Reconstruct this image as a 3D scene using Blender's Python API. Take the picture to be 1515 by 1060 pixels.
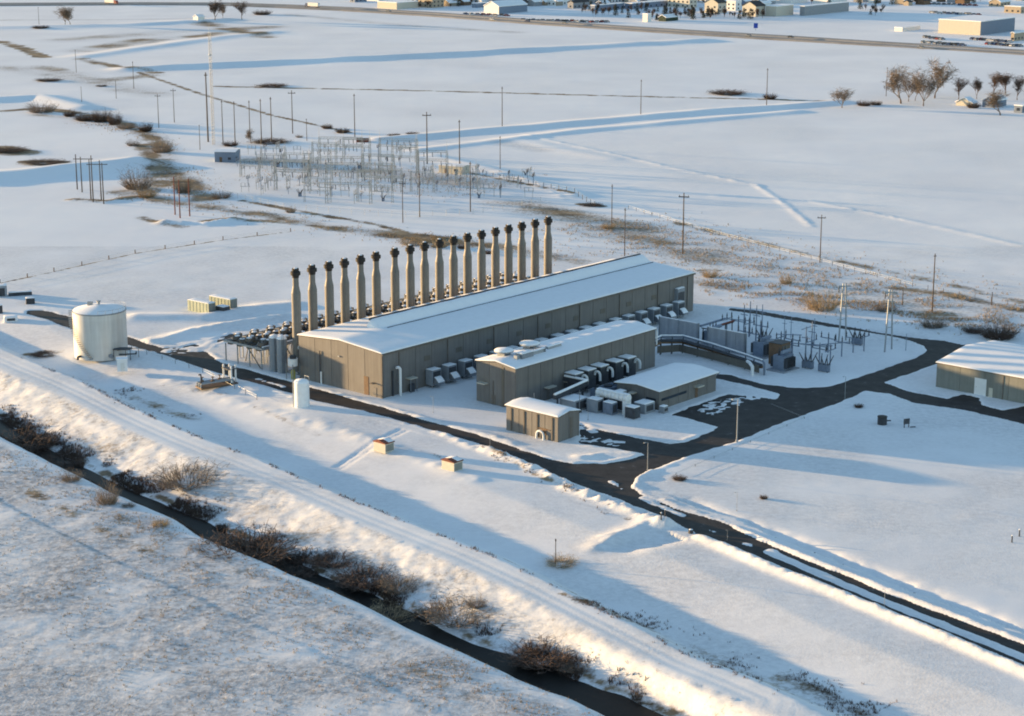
import bpy, math, random
import numpy as np
from mathutils import Vector, Matrix
for o in list(bpy.data.objects): bpy.data.objects.remove(o)
R = math.radians
S = bpy.context.scene
# ------------------------------------------------------------------ camera, sky, sun, exposure
F, CX, CY, HC = 2900., 757.5, 530., 120.
PITCH = math.atan(735 / F)
SUN_AZ, SUN_EL = R(-67.3), R(4.4)          # azimuth measured from +Y (view direction), negative = left
cd = bpy.data.cameras.new('camera'); cam = bpy.data.objects.new('camera', cd); S.collection.objects.link(cam)
cam.location = (0, 0, HC); cam.rotation_euler = (math.pi / 2 - PITCH, 0, 0)
cd.sensor_fit = 'HORIZONTAL'; cd.sensor_width = 36; cd.lens = 36 * F / 1515
cd.clip_start = 1; cd.clip_end = 30000
S.camera = cam
W = bpy.data.worlds.new('World'); S.world = W; W.use_nodes = True
wn = W.node_tree
bg = wn.nodes['Background']
sky = wn.nodes.new('ShaderNodeTexSky'); sky.sky_type = 'NISHITA'; sky.sun_disc = False
sky.sun_elevation = SUN_EL; sky.sun_rotation = SUN_AZ
sky.altitude = 1700; sky.air_density = 1.0; sky.dust_density = 0.6; sky.ozone_density = 1.2
wn.links.new(sky.outputs[0], bg.inputs[0]); bg.inputs[1].default_value = 0.113
sl = bpy.data.lights.new('sun', 'SUN'); sun = bpy.data.objects.new('sun', sl); S.collection.objects.link(sun)
sl.energy = 3.3; sl.angle = R(0.6); sl.color = (1.0, 0.655, 0.31)
to_sun = Vector((math.sin(SUN_AZ) * math.cos(SUN_EL), math.cos(SUN_AZ) * math.cos(SUN_EL), math.sin(SUN_EL)))
sun.rotation_euler = to_sun.to_track_quat('Z', 'Y').to_euler(); sun.location = (-300, 300, 300)
vs = S.view_settings; vs.view_transform = 'Standard'; vs.look = 'None'; vs.gamma = 1; vs.use_curve_mapping = False
vs.exposure = 2.04
S.cycles.max_bounces = 5; S.cycles.diffuse_bounces = 3; S.cycles.glossy_bounces = 2; S.cycles.transparent_max_bounces = 4
S.render.filter_size = 1.9
try: S.cycles.filter_width = 1.9
except Exception: pass
# ------------------------------------------------------------------ layout helpers
sp_, cp_ = math.sin(PITCH), math.cos(PITCH)
def G(x, y, z=0.):
    """place on the ground (metres) of a spot noted on the photograph, at ground level z"""
    u, v = x - CX, y - CY
    t = (HC - z) / (F * sp_ + v * cp_)
    return np.array([u * t, (F * cp_ - v * sp_) * t])
def GL(pts, z=0.): return np.array([G(x, y, z) for x, y in pts])
def height_of(x, yb, yt):
    X, Y = G(x, yb)
    k = (CY - yt) / F                      # (Y s + dz c) = k (Y c - dz s)
    dz = Y * (k * cp_ - sp_) / (cp_ + k * sp_)
    return dz + HC
TH = R(48.8)                               # the plant's long axis
Av = np.array([math.cos(TH), math.sin(TH)]); Bv = np.array([-Av[1], Av[0]])
P0 = G(566, 590)
def site(a, b): p = P0 + Av * a + Bv * b; return float(p[0]), float(p[1])
def ab(x, y, z=0.): d = G(x, y, z) - P0; return float(d @ Av), float(d @ Bv)
# ------------------------------------------------------------------ numpy noise
def _h(ix, iy, s):
    n = (ix.astype(np.int64) * 374761393 + iy.astype(np.int64) * 668265263 + s * 1442695041) & 0x7fffffff
    n = ((n ^ (n >> 13)) * 1274126177) & 0x7fffffff
    n = ((n ^ (n >> 11)) * 668265263) & 0x7fffffff
    return ((n ^ (n >> 16)) & 0xffff) / 65535.
def vnoise(x, y, s=0):
    ix, iy = np.floor(x), np.floor(y); fx, fy = x - ix, y - iy
    fx = fx * fx * fx * (fx * (fx * 6 - 15) + 10); fy = fy * fy * fy * (fy * (fy * 6 - 15) + 10)
    a, b = _h(ix, iy, s), _h(ix + 1, iy, s); c, d = _h(ix, iy + 1, s), _h(ix + 1, iy + 1, s)
    return (a + (b - a) * fx) * (1 - fy) + (c + (d - c) * fx) * fy - .5
def fbm(x, y, s=0, o=3):
    r = 0.; k = 1.
    for i in range(o):
        r = r + vnoise(x / k * 1., y / k, s + i * 7) * k; k *= .5
    return r
def sstep(a, b, x): t = np.clip((x - a) / (b - a), 0, 1); return t * t * (3 - 2 * t)
def seg_dist(px, py, line):
    d2 = np.full(px.shape, 1e18)
    for (x0, y0), (x1, y1) in zip(line[:-1], line[1:]):
        dx, dy = x1 - x0, y1 - y0; L = dx * dx + dy * dy + 1e-9
        t = np.clip(((px - x0) * dx + (py - y0) * dy) / L, 0, 1)
        d2 = np.minimum(d2, (px - x0 - t * dx) ** 2 + (py - y0 - t * dy) ** 2)
    return np.sqrt(d2)
def poly_sd(px, py, poly):
    """signed distance to a closed outline, negative inside"""
    P = np.vstack([poly, poly[:1]]); d = seg_dist(px, py, P); ins = np.zeros(px.shape, bool)
    for (x0, y0), (x1, y1) in zip(P[:-1], P[1:]):
        if y0 == y1: continue
        c = ((y0 > py) != (y1 > py)) & (px < (x1 - x0) * (py - y0) / (y1 - y0) + x0); ins ^= c
    return np.where(ins, -d, d)
# ------------------------------------------------------------------ materials
def mat(name, col, rough=.7, var=.15, scale=.8, metal=0., bump=0., bscale=None, col2=None, spec=.3):
    m = bpy.data.materials.new(name); m.use_nodes = True; nt = m.node_tree; N = nt.nodes; L = nt.links
    b = N['Principled BSDF']; b.inputs['Roughness'].default_value = rough; b.inputs['Metallic'].default_value = metal
    b.inputs['Specular IOR Level'].default_value = spec
    tc = N.new('ShaderNodeTexCoord'); nz = N.new('ShaderNodeTexNoise'); nz.inputs['Scale'].default_value = scale
    nz.inputs['Detail'].default_value = 6; nz.inputs['Roughness'].default_value = .65
    L.new(tc.outputs['Object'], nz.inputs['Vector'])
    oi = N.new('ShaderNodeObjectInfo')
    rp = N.new('ShaderNodeValToRGB'); rp.color_ramp.elements[0].position = .3; rp.color_ramp.elements[1].position = .7
    c2 = col2 or [min(1, c * (1 + var)) for c in col]
    rp.color_ramp.elements[0].color = (*[c * (1 - var) for c in col], 1); rp.color_ramp.elements[1].color = (*c2, 1)
    L.new(nz.outputs['Fac'], rp.inputs['Fac'])
    hs = N.new('ShaderNodeHueSaturation'); mr = N.new('ShaderNodeMapRange')
    mr.inputs['To Min'].default_value = 1 - var * .5; mr.inputs['To Max'].default_value = 1 + var * .5
    L.new(oi.outputs['Random'], mr.inputs['Value']); L.new(mr.outputs[0], hs.inputs['Value'])
    L.new(rp.outputs['Color'], hs.inputs['Color']); L.new(hs.outputs['Color'], b.inputs['Base Color'])
    if name in ('wall', 'wall_grey', 'wall_dark', 'stack', 'firewall', 'tank'):     # rain streaks and grime
        mp = N.new('ShaderNodeMapping'); mp.inputs['Scale'].default_value = (1.3, 1.3, .07); L.new(tc.outputs['Object'], mp.inputs['Vector'])
        n3 = N.new('ShaderNodeTexNoise'); n3.inputs['Scale'].default_value = 1.2; n3.inputs['Detail'].default_value = 5; L.new(mp.outputs[0], n3.inputs['Vector'])
        m3 = N.new('ShaderNodeMapRange'); m3.inputs['From Min'].default_value = .35; m3.inputs['From Max'].default_value = .7; m3.inputs['To Min'].default_value = .88; m3.inputs['To Max'].default_value = 1.06
        L.new(n3.outputs['Fac'], m3.inputs['Value']); mu = N.new('ShaderNodeMath'); mu.operation = 'MULTIPLY'; L.new(m3.outputs[0], mu.inputs[0]); L.new(mr.outputs[0], mu.inputs[1]); L.new(mu.outputs[0], hs.inputs['Value'])
    if bump:
        n2 = N.new('ShaderNodeTexNoise'); n2.inputs['Scale'].default_value = bscale or scale * 4; n2.inputs['Detail'].default_value = 4
        L.new(tc.outputs['Object'], n2.inputs['Vector'])
        bp = N.new('ShaderNodeBump'); bp.inputs['Strength'].default_value = bump; bp.inputs['Distance'].default_value = .05
        L.new(n2.outputs['Fac'], bp.inputs['Height']); L.new(bp.outputs['Normal'], b.inputs['Normal'])
    return m
M = {}
def defm(k, *a, **kw): M[k] = mat(k, *a, **kw)
defm('snow', (.84, .85, .87), .85, .03, .6, bump=.25, bscale=3, spec=.15)
defm('wall', (.162, .155, .150), .6, .10, .25, bump=.05, bscale=6)
defm('wall_dark', (.13, .118, .10), .6, .1, .3)
defm('wall_grey', (.21, .215, .195), .6, .1, .25)
defm('trim', (.13, .115, .10), .5, .1)
defm('stack', (.17, .16, .148), .55, .14, .5)
defm('cap', (.028, .024, .022), .7, .3)
defm('dark', (.05, .055, .065), .6, .3)
defm('steel', (.26, .28, .31), .42, .15, metal=.6)
defm('lattice', (.40, .385, .36), .6, .15)
defm('galv', (.30, .32, .34), .5, .15, metal=.3)
defm('greymetal', (.24, .265, .30), .5, .12)
defm('white', (.72, .73, .74), .5, .06)
defm('tank', (.58, .58, .57), .48, .05, .2, metal=.35)
defm('radiator', (.115, .108, .10), .6, .3)
defm('bluegrey', (.16, .20, .27), .5, .2)
defm('firewall', (.30, .32, .36), .7, .08)
defm('wood', (.085, .062, .045), .85, .25, 2)
defm('bark', (.115, .082, .06), .9, .3, 3)
defm('twig', (.20, .158, .122), .9, .3, 1)
defm('twig_dark', (.10, .068, .053), .9, .3, 1)
defm('straw', (.33, .25, .155), .9, .3, 1)
defm('evergreen', (.035, .05, .035), .9, .4, .6)
defm('olive', (.33, .37, .29), .6, .1)
defm('rust', (.18, .055, .035), .8, .3)
defm('yellow', (.32, .31, .10), .6, .2)
defm('brown', (.15, .095, .06), .7, .2)
defm('glass', (.03, .04, .055), .15, .2, spec=.5)
defm('cream', (.50, .47, .40), .7, .08)
defm('townwhite', (.66, .66, .64), .7, .06)
defm('towntan', (.34, .28, .21), .7, .12)
defm('townblue', (.17, .21, .28), .7, .12)
defm('towngrey', (.27, .28, .30), .7, .15)
defm('roofdark', (.06, .055, .055), .8, .2)
defm('green_sign', (.02, .12, .07), .5, .1)
defm('sign_blue', (.02, .06, .35), .5, .1)
for i, c in enumerate([(.06, .065, .08), (.5, .5, .5), (.22, .23, .25), (.20, .03, .03), (.04, .07, .16), (.65, .65, .64)]):
    defm('paint%d' % i, c, .3, .05, spec=.5)
# terrain snow: snow with dry grass / bare soil where the sheet carries the 'veg' amount
def snow_ground():
    m = bpy.data.materials.new('snow_ground'); m.use_nodes = True; nt = m.node_tree; N = nt.nodes; L = nt.links
    b = N['Principled BSDF']; b.inputs['Roughness'].default_value = .85; b.inputs['Specular IOR Level'].default_value = .15
    ge = N.new('ShaderNodeNewGeometry'); at = N.new('ShaderNodeAttribute'); at.attribute_name = 'veg'
    def noise(sc, det=5, rough=.6):
        n = N.new('ShaderNodeTexNoise'); n.inputs['Scale'].default_value = sc; n.inputs['Detail'].default_value = det
        n.inputs['Roughness'].default_value = rough; L.new(ge.outputs['Position'], n.inputs['Vector']); return n
    def math_(op, a, c=None, clamp=False):
        n = N.new('ShaderNodeMath'); n.operation = op; n.use_clamp = clamp
        for i, v in enumerate((a, c)):
            if v is None: continue
            if isinstance(v, (int, float)): n.inputs[i].default_value = v
            else: L.new(v, n.inputs[i])
        return n.outputs[0]
    n1 = noise(.85, 6, .7); n2 = noise(.12, 4); n3 = noise(.02, 3); n4 = noise(2.2, 3, .6)
    r1 = N.new('ShaderNodeValToRGB'); r1.color_ramp.elements[0].position = .35; r1.color_ramp.elements[1].position = .65
    r1.color_ramp.elements[0].color = (.80, .81, .83, 1); r1.color_ramp.elements[1].color = (.86, .865, .87, 1)
    L.new(n3.outputs['Fac'], r1.inputs['Fac'])
    r2 = N.new('ShaderNodeValToRGB'); r2.color_ramp.elements[0].position = .35; r2.color_ramp.elements[1].position = .65
    r2.color_ramp.elements[0].color = (.10, .078, .055, 1); r2.color_ramp.elements[1].color = (.34, .255, .16, 1)
    L.new(n2.outputs['Fac'], r2.inputs['Fac'])
    v = math_('MULTIPLY', at.outputs['Fac'], 1.15)
    f = math_('ADD', v, n1.outputs['Fac']); f = math_('SUBTRACT', f, .88); f = math_('MULTIPLY', f, 3.4, True)
    mx = N.new('ShaderNodeMix'); mx.data_type = 'RGBA'
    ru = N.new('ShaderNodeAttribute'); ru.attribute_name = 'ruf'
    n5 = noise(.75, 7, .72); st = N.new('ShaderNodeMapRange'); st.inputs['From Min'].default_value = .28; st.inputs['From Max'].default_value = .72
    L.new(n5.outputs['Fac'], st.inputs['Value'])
    m0 = N.new('ShaderNodeMix'); m0.data_type = 'RGBA'      # crusted, stubbly snow, greyed further to stand for dimmer foreground light
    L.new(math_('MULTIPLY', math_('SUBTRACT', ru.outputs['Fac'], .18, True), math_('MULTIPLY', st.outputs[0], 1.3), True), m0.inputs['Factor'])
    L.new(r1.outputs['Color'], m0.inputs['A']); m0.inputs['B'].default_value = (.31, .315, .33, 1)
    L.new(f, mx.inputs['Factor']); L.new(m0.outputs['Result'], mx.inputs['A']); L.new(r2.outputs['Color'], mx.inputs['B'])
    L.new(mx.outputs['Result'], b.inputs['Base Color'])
    bp = N.new('ShaderNodeBump'); bp.inputs['Distance'].default_value = .12
    L.new(math_('MULTIPLY', ru.outputs['Fac'], .55), bp.inputs['Strength']); L.new(n4.outputs['Fac'], bp.inputs['Height'])
    L.new(bp.outputs['Normal'], b.inputs['Normal'])
    return m
M['ground'] = snow_ground()
def asphalt():
    m = bpy.data.materials.new('asphalt'); m.use_nodes = True; nt = m.node_tree; N = nt.nodes; L = nt.links
    b = N['Principled BSDF']
    ge = N.new('ShaderNodeNewGeometry')
    n = N.new('ShaderNodeTexNoise'); n.inputs['Scale'].default_value = .33; n.inputs['Detail'].default_value = 9; n.inputs['Roughness'].default_value = .7
    L.new(ge.outputs['Position'], n.inputs['Vector'])
    r = N.new('ShaderNodeValToRGB'); e = r.color_ramp.elements
    e[0].position = .3; e[0].color = (.022, .019, .018, 1); e[1].position = .62; e[1].color = (.05, .045, .043, 1)
    x = e.new(.74); x.color = (.20, .20, .21, 1)
    L.new(n.outputs['Fac'], r.inputs['Fac']); L.new(r.outputs['Color'], b.inputs['Base Color'])
    b.inputs['Roughness'].default_value = .75; b.inputs['Specular IOR Level'].default_value = .25
    return m
M['asphalt'] = asphalt()
defm('hwy', (.26, .25, .24), .8, .2, .05)
def water():
    m = bpy.data.materials.new('water'); m.use_nodes = True; nt = m.node_tree; N = nt.nodes; L = nt.links
    b = N['Principled BSDF']; b.inputs['Base Color'].default_value = (.016, .015, .014, 1); b.inputs['Roughness'].default_value = .5
    b.inputs['Specular IOR Level'].default_value = .08
    ge = N.new('ShaderNodeNewGeometry'); n = N.new('ShaderNodeTexNoise'); n.inputs['Scale'].default_value = .8; n.inputs['Detail'].default_value = 3
    L.new(ge.outputs['Position'], n.inputs['Vector'])
    bp = N.new('ShaderNodeBump'); bp.inputs['Strength'].default_value = .3; bp.inputs['Distance'].default_value = .1
    L.new(n.outputs['Fac'], bp.inputs['Height']); L.new(bp.outputs['Normal'], b.inputs['Normal'])
    return m
M['water'] = water()
# ------------------------------------------------------------------ mesh helpers
COL = S.collection
class MB:
    def __init__(s): s.v = []; s.f = []
    def add(s, vs_, fs):
        o = len(s.v); s.v += [tuple(map(float, v)) for v in vs_]; s.f += [tuple(i + o for i in f) for f in fs]; return s
    def box(s, x0, x1, y0, y1, z0, z1):
        return s.add([(x0, y0, z0), (x1, y0, z0), (x1, y1, z0), (x0, y1, z0), (x0, y0, z1), (x1, y0, z1), (x1, y1, z1), (x0, y1, z1)],
                     [(0, 3, 2, 1), (4, 5, 6, 7), (0, 1, 5, 4), (1, 2, 6, 5), (2, 3, 7, 6), (3, 0, 4, 7)])
    def cbox(s, x, y, z0, sx, sy, sz): return s.box(x - sx / 2, x + sx / 2, y - sy / 2, y + sy / 2, z0, z0 + sz)
    def cyl(s, p, q, r0, r1=None, n=10, caps=True):
        r1 = r0 if r1 is None else r1; p, q = Vector(p), Vector(q); d = (q - p)
        if d.length < 1e-6: return s
        d.normalize(); a = d.orthogonal().normalized(); b = d.cross(a)
        v = []
        for c, r in ((p, r0), (q, r1)):
            for i in range(n):
                t = 2 * math.pi * i / n; v.append(c + (a * math.cos(t) + b * math.sin(t)) * r)
        f = [(i, (i + 1) % n, n + (i + 1) % n, n + i) for i in range(n)]
        if caps: f += [tuple(range(n))[::-1], tuple(range(n, 2 * n))]
        return s.add(v, f)
    def lathe(s, prof, n=16, c=(0, 0)):
        v = []; f = []
        for r, z in prof:
            for i in range(n):
                t = 2 * math.pi * i / n; v.append((c[0] + r * math.cos(t), c[1] + r * math.sin(t), z))
        m = len(prof)
        for k in range(m - 1):
            for i in range(n):
                j = (i + 1) % n; f.append((k * n + i, k * n + j, (k + 1) * n + j, (k + 1) * n + i))
        f += [tuple(range(n))[::-1], tuple(range((m - 1) * n, m * n))]
        return s.add(v, f)
    def pipe(s, pts, r, n=8):
        for p, q in zip(pts[:-1], pts[1:]): s.cyl(p, q, r, r, n)
        return s
    def prism(s, poly, x0, x1, axis='x'):
        """poly in the plane across axis, swept from x0 to x1"""
        n = len(poly); v = []
        for x in (x0, x1):
            for a, b in poly: v.append((x, a, b) if axis == 'x' else (a, x, b) if axis == 'y' else (a, b, x))
        f = [(i, (i + 1) % n, n + (i + 1) % n, n + i) for i in range(n)] + [tuple(range(n))[::-1], tuple(range(n, 2 * n))]
        return s.add(v, f)
    def mesh(s, name, m, smooth=False):
        me = bpy.data.meshes.new(name); me.from_pydata(s.v, [], s.f)
        me.materials.append(M[m] if isinstance(m, str) else m)
        if smooth:
            me.polygons.foreach_set('use_smooth', [True] * len(me.polygons))
            try: me.set_sharp_from_angle(angle=R(40))
            except Exception: pass
        return me
def fixn(me):
    import bmesh
    bm = bmesh.new(); bm.from_mesh(me); bmesh.ops.recalc_face_normals(bm, faces=bm.faces); bm.to_mesh(me); bm.free(); return me
def link(name, me, parent=None, loc=None, rot=None):
    o = bpy.data.objects.new(name, me); COL.objects.link(o); o.parent = parent
    if loc is not None: o.location = loc
    if rot is not None: o.rotation_euler = (0, 0, rot)
    return o
def part(name, mb, m, parent, smooth=False, label=None):
    me = fixn(mb.mesh(name, m, smooth)); o = link(name, me, parent)
    if label: o['label'] = label
    return o
def tag(o, label, cat, group=None):
    o['label'] = label; o['category'] = cat
    if group: o['group'] = group
    return o
def thing(name, label, cat, x, y, rot=TH, group=None, z=0.):
    o = bpy.data.objects.new(name, None); COL.objects.link(o); o.empty_display_size = .5
    o.location = (float(x), float(y), z); o.rotation_euler = (0, 0, rot); return tag(o, label, cat, group)
def solo(name, label, cat, mb, m, x, y, rot=TH, group=None, z=0., smooth=False):
    o = link(name, fixn(mb.mesh(name, m, smooth)) if isinstance(mb, MB) else mb, None, (float(x), float(y), z), rot); return tag(o, label, cat, group)
def copy_tree(o, parent=None):
    c = o.copy(); COL.objects.link(c); c.parent = parent
    for ch in list(o.children): copy_tree(ch, c)
    return c
def place(proto, used, x, y, rot, label, group=None, scale=1., z=0.):
    """first use moves the prototype itself, later uses copy it with its parts"""
    c = copy_tree(proto) if used.get(proto.name) else proto
    used[proto.name] = 1
    c.location = (float(x), float(y), z); c.rotation_euler = (0, 0, rot); c.scale = (scale,) * 3 if isinstance(scale, (int, float)) else scale
    c['label'] = label
    if group: c['group'] = group
    return c
USED = {}
def structure(name, me):
    o = link(name, me); o['kind'] = 'structure'; return o
ORD = 'first second third fourth fifth sixth seventh eighth ninth tenth eleventh twelfth thirteenth fourteenth fifteenth sixteenth seventeenth eighteenth nineteenth twentieth'.split()
_t = ['twenty', 'thirty', 'forty', 'fifty']
for _i in range(21, 60): ORD.append(_t[_i // 10 - 2][:-1] + 'ieth' if _i % 10 == 0 else _t[_i // 10 - 2] + '-' + ORD[_i % 10 - 1])
rng = random.Random(7)
# ------------------------------------------------------------------ roads traced on the ground
ROADS = [
 # front road, from the far left past the tank to the junction and down to the right
 [(40,460),(62,459),(108,470),(190,499),(240,515),(267,514),(300,506),(342,494),(372,498),(366,503),(338,503),(315,509),(303,519),(324,535),(372,549),(434,566),(459,573),(527,592),(578,606),
  (638,624),(700,641),(761,662),(811,679),(848,686),(895,686),(932,680),(953,673),(919,665),(880,660),(856,656),(858,628),(890,637),(953,650),
  (993,657),(1017,653),(1040,643),(1064,632),(1025,621),(994,614),(1025,601),(1076,583),(1116,586),(1146,591),(1156,584),(1110,571),(1058,560),(1060,553),(1081,555),(1126,568),
  (1176,574),(1224,573),(1284,554),(1353,530),(1370,520),(1366,512),(1347,504),(1310,496),(1242,486),(1115,464.5),(1079,459),(1080,456),(1115,459),(1181,470),
  (1247,482),(1305,493),(1353,500),(1395,504),(1432,512),(1410,524),(1387,538),(1308,566),(1339,578),(1400,590),(1424,583),(1450,589),(1452,599),(1482,607),(1501,604),(1560,590),
  (1560,640),(1515,627),(1432,608),(1353,596),(1316,583),(1281,578),(1249,593),(1151,628),(1091,653),(1017,675),(964,695),(940,708),(935,721),(951,732),(1009,756),
  (1064,771),(1127,801),(1246,849),(1309,876),(1395,908),(1515,953),(1620,994),(1620,1028),(1515,985),(1371,925),(1223,866),(1100,816),(1022,785),(988,769),(964,758),(890,729),(837,712),
  (806,695),(753,674),(700,654),(598,624),(539,608),(461,592),(436,583),(400,573),(324,552),(256,531),(193,511),(110,488),(70,473),(40,464)],
]
ROADS = [GL(r, -.05) for r in ROADS]
ROADP = ROADS[0]
# ------------------------------------------------------------------ the creek, its banks, the embankment and the swale
Dv = np.array([.602, -.7985]); Nv = np.array([.7985, .602])
def sline(pts, z):
    g = GL(pts, z); l, s = g @ Dv, g @ Nv; i = np.argsort(l); l, s = l[i], s[i]
    return np.concatenate([[l[0] - 900], l, [l[-1] + 400]]), np.concatenate([[s[0] - 6], s, [s[-1] + 2]])
W1 = sline([(0,649),(66,682),(132,715),(185,742),(238,765),(281,785),(317,808),(363,826),(429,854),(500,884),(551,907),(630,946),(709,982),(782,1017),(881,1058)], -3)
W2 = sline([(0,622),(76,666),(142,700),(178,719),(231,741),(281,765),(327,784),(399,814),(465,846),(557,884),(617,912),(673,940),(700,952),(819,990),(881,1017),(943,1043)], -3)
CL = sline([(0,552),(89,590),(178,635),(267,675),(386,718),(500,768),(640,826),(760,880),(898,953),(983,996),(1068,1033)], .8)
CR = sline([(30,528),(113,560),(190,599),(229,617),(297,647),(369,673),(446,707),(557,753),(630,782),(729,821),(802,856),(881,896),(955,933),(1020,969),(1107,1001)], .85)
SF = sline([(60,530),(190,566),(297,596),(386,635),(450,663),(485,681),(581,726),(696,774),(813,822),(926,866),(1025,911),(1107,955)], -1.2)
def grade(*segs):
    out = []
    for a, b, st in segs:
        n = max(1, int(round((b - a) / st))); out.append(np.linspace(a, b, n, endpoint=False))
    return np.concatenate(out + [[segs[-1][1]]])
XS = grade((-7000, -700, 350), (-700, -270, 6), (-270, -135, 1.5), (-135, 135, .6), (135, 270, 1.5), (270, 700, 6), (700, 7000, 350))
YS = grade((-600, 240, 40), (240, 266, 2), (266, 480, .55), (480, 640, .9), (640, 900, 1.7), (900, 1300, 3.2), (1300, 2000, 6), (2000, 9000, 350))
XX, YY = np.meshgrid(XS, YS)
NX, NY = len(XS), len(YS)
Z = np.zeros_like(XX); VEG = np.zeros_like(XX); RUF = np.zeros_like(XX)
def near(line, pad):
    x0, y0 = line.min(0) - pad; x1, y1 = line.max(0) + pad
    i0, i1 = np.searchsorted(XS, [x0, x1]); j0, j1 = np.searchsorted(YS, [y0, y1])
    return slice(max(j0 - 1, 0), j1 + 1), slice(max(i0 - 1, 0), i1 + 1)
# gentle roll of the fields
Z += .5 * fbm(XX / 150, YY / 150, 3, 2) * sstep(520, 700, YY) + .06 * fbm(XX / 30, YY / 30, 5, 2)
Z += .03 * fbm(XX / 5.5, YY / 5.5, 9, 2)
wx, wy = XX * .92 - YY * .39, XX * .39 + YY * .92                # wind ripples
Z += .035 * fbm(wx / 7., wy / 1.9, 13, 2) * (YY < 640) * sstep(-.15, .25, fbm(XX / 22, YY / 22, 17, 2))
# creek profile
l, s = XX * Dv[0] + YY * Dv[1], XX * Nv[0] + YY * Nv[1]
def at_(L_): return np.interp(l, L_[0], L_[1])
w1, w2, cl, cr, sf = at_(W1), at_(W2), at_(CL), at_(CR), at_(SF)
wob = 1.3 * fbm(l / 7., s / 60., 21, 2)
w1 = w1 + .5 * wob; w2 = w2 + .9 * wob
prof = [(w1 - 60, -.0), (w1 - 9, 0.1), (w1 - 3.4, -.15), (w1, -2.9), (w1 + .6, -3.7), (w2 - .6, -3.7), (w2, -2.9), (w2 + 2.4, -2.5), (w2 + 3.4, -2.2), (cl - 1.2, .35), (cl + .8, .85),
        (cr - .3, .85), (cr + .5, .7), (cr + 4.2, -1.3), (sf, -1.2), (sf + 13, -.06), (sf + 60, 0.)]
cz = np.zeros_like(Z)
inb = (s > prof[0][0]) & (s < prof[-1][0])
for (sa, za), (sb, zb) in zip(prof[:-1], prof[1:]):
    k = (s >= sa) & (s < sb); t = ((s - sa) / np.maximum(sb - sa, .1))
    cz = np.where(k, za + (zb - za) * t, cz)
def blur(a, n):
    for _ in range(n):
        p = np.pad(a, 1, mode='edge')
        a = (p[:-2, 1:-1] + p[2:, 1:-1] + p[1:-1, :-2] + p[1:-1, 2:] + 2 * a) / 6
    return a
jn = np.searchsorted(YS, 520)
cz[:jn] = blur(cz[:jn], 2)
tame = sstep(470, 640, YY)                                   # banks flatten out beyond the plant
fade = sstep(560, 430, YY - 0 * XX) * 0 + 1
Z += cz * (1 - sstep(560, 700, YY))
slope = ((s > w2 + 2) & (s < cl + 1))
Z += np.where(slope, .20 * fbm(l / 3.4, s / 2.4, 31, 3) + .08 * fbm(l / .9, s / .9, 33, 2), 0)
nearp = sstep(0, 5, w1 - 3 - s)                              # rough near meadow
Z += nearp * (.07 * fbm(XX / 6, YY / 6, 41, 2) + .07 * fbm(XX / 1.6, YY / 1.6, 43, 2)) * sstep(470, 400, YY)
RUF = np.maximum(RUF, nearp * .95 * (1 + .9 * fbm(XX / 11, YY / 11, 45, 3))); RUF = np.where(slope & (YY < 520), .62 + .5 * fbm(l / 6, s / 2.5, 46, 2), RUF)  # stubble of meadow and bank, plus extra greying for weaker light
ML = sline([(0,742),(60,775),(120,805),(180,835),(300,890),(420,945),(520,990),(640,1050)], 0); ml = at_(ML) + .5 * fbm(l / 9, s / 90, 19, 2)
Z += .15 * sstep(.35, -.35, s - ml) * sstep(40, 25, ml - s) * (YY < 470)          # small step added so its shade draws the dark meadow line
# track on the embankment: two wheel ruts
tc_ = (cl + cr) / 2
for off in (-.95, .95):
    Z -= .09 * np.exp(-((s - tc_ - off) / .55) ** 2) * (YY < 560)
Z += .12 * np.exp(-((s - cr + .5) / .5) ** 2) * (YY < 560) * (.5 + vnoise(l / 2, s / 9, 3))
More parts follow.
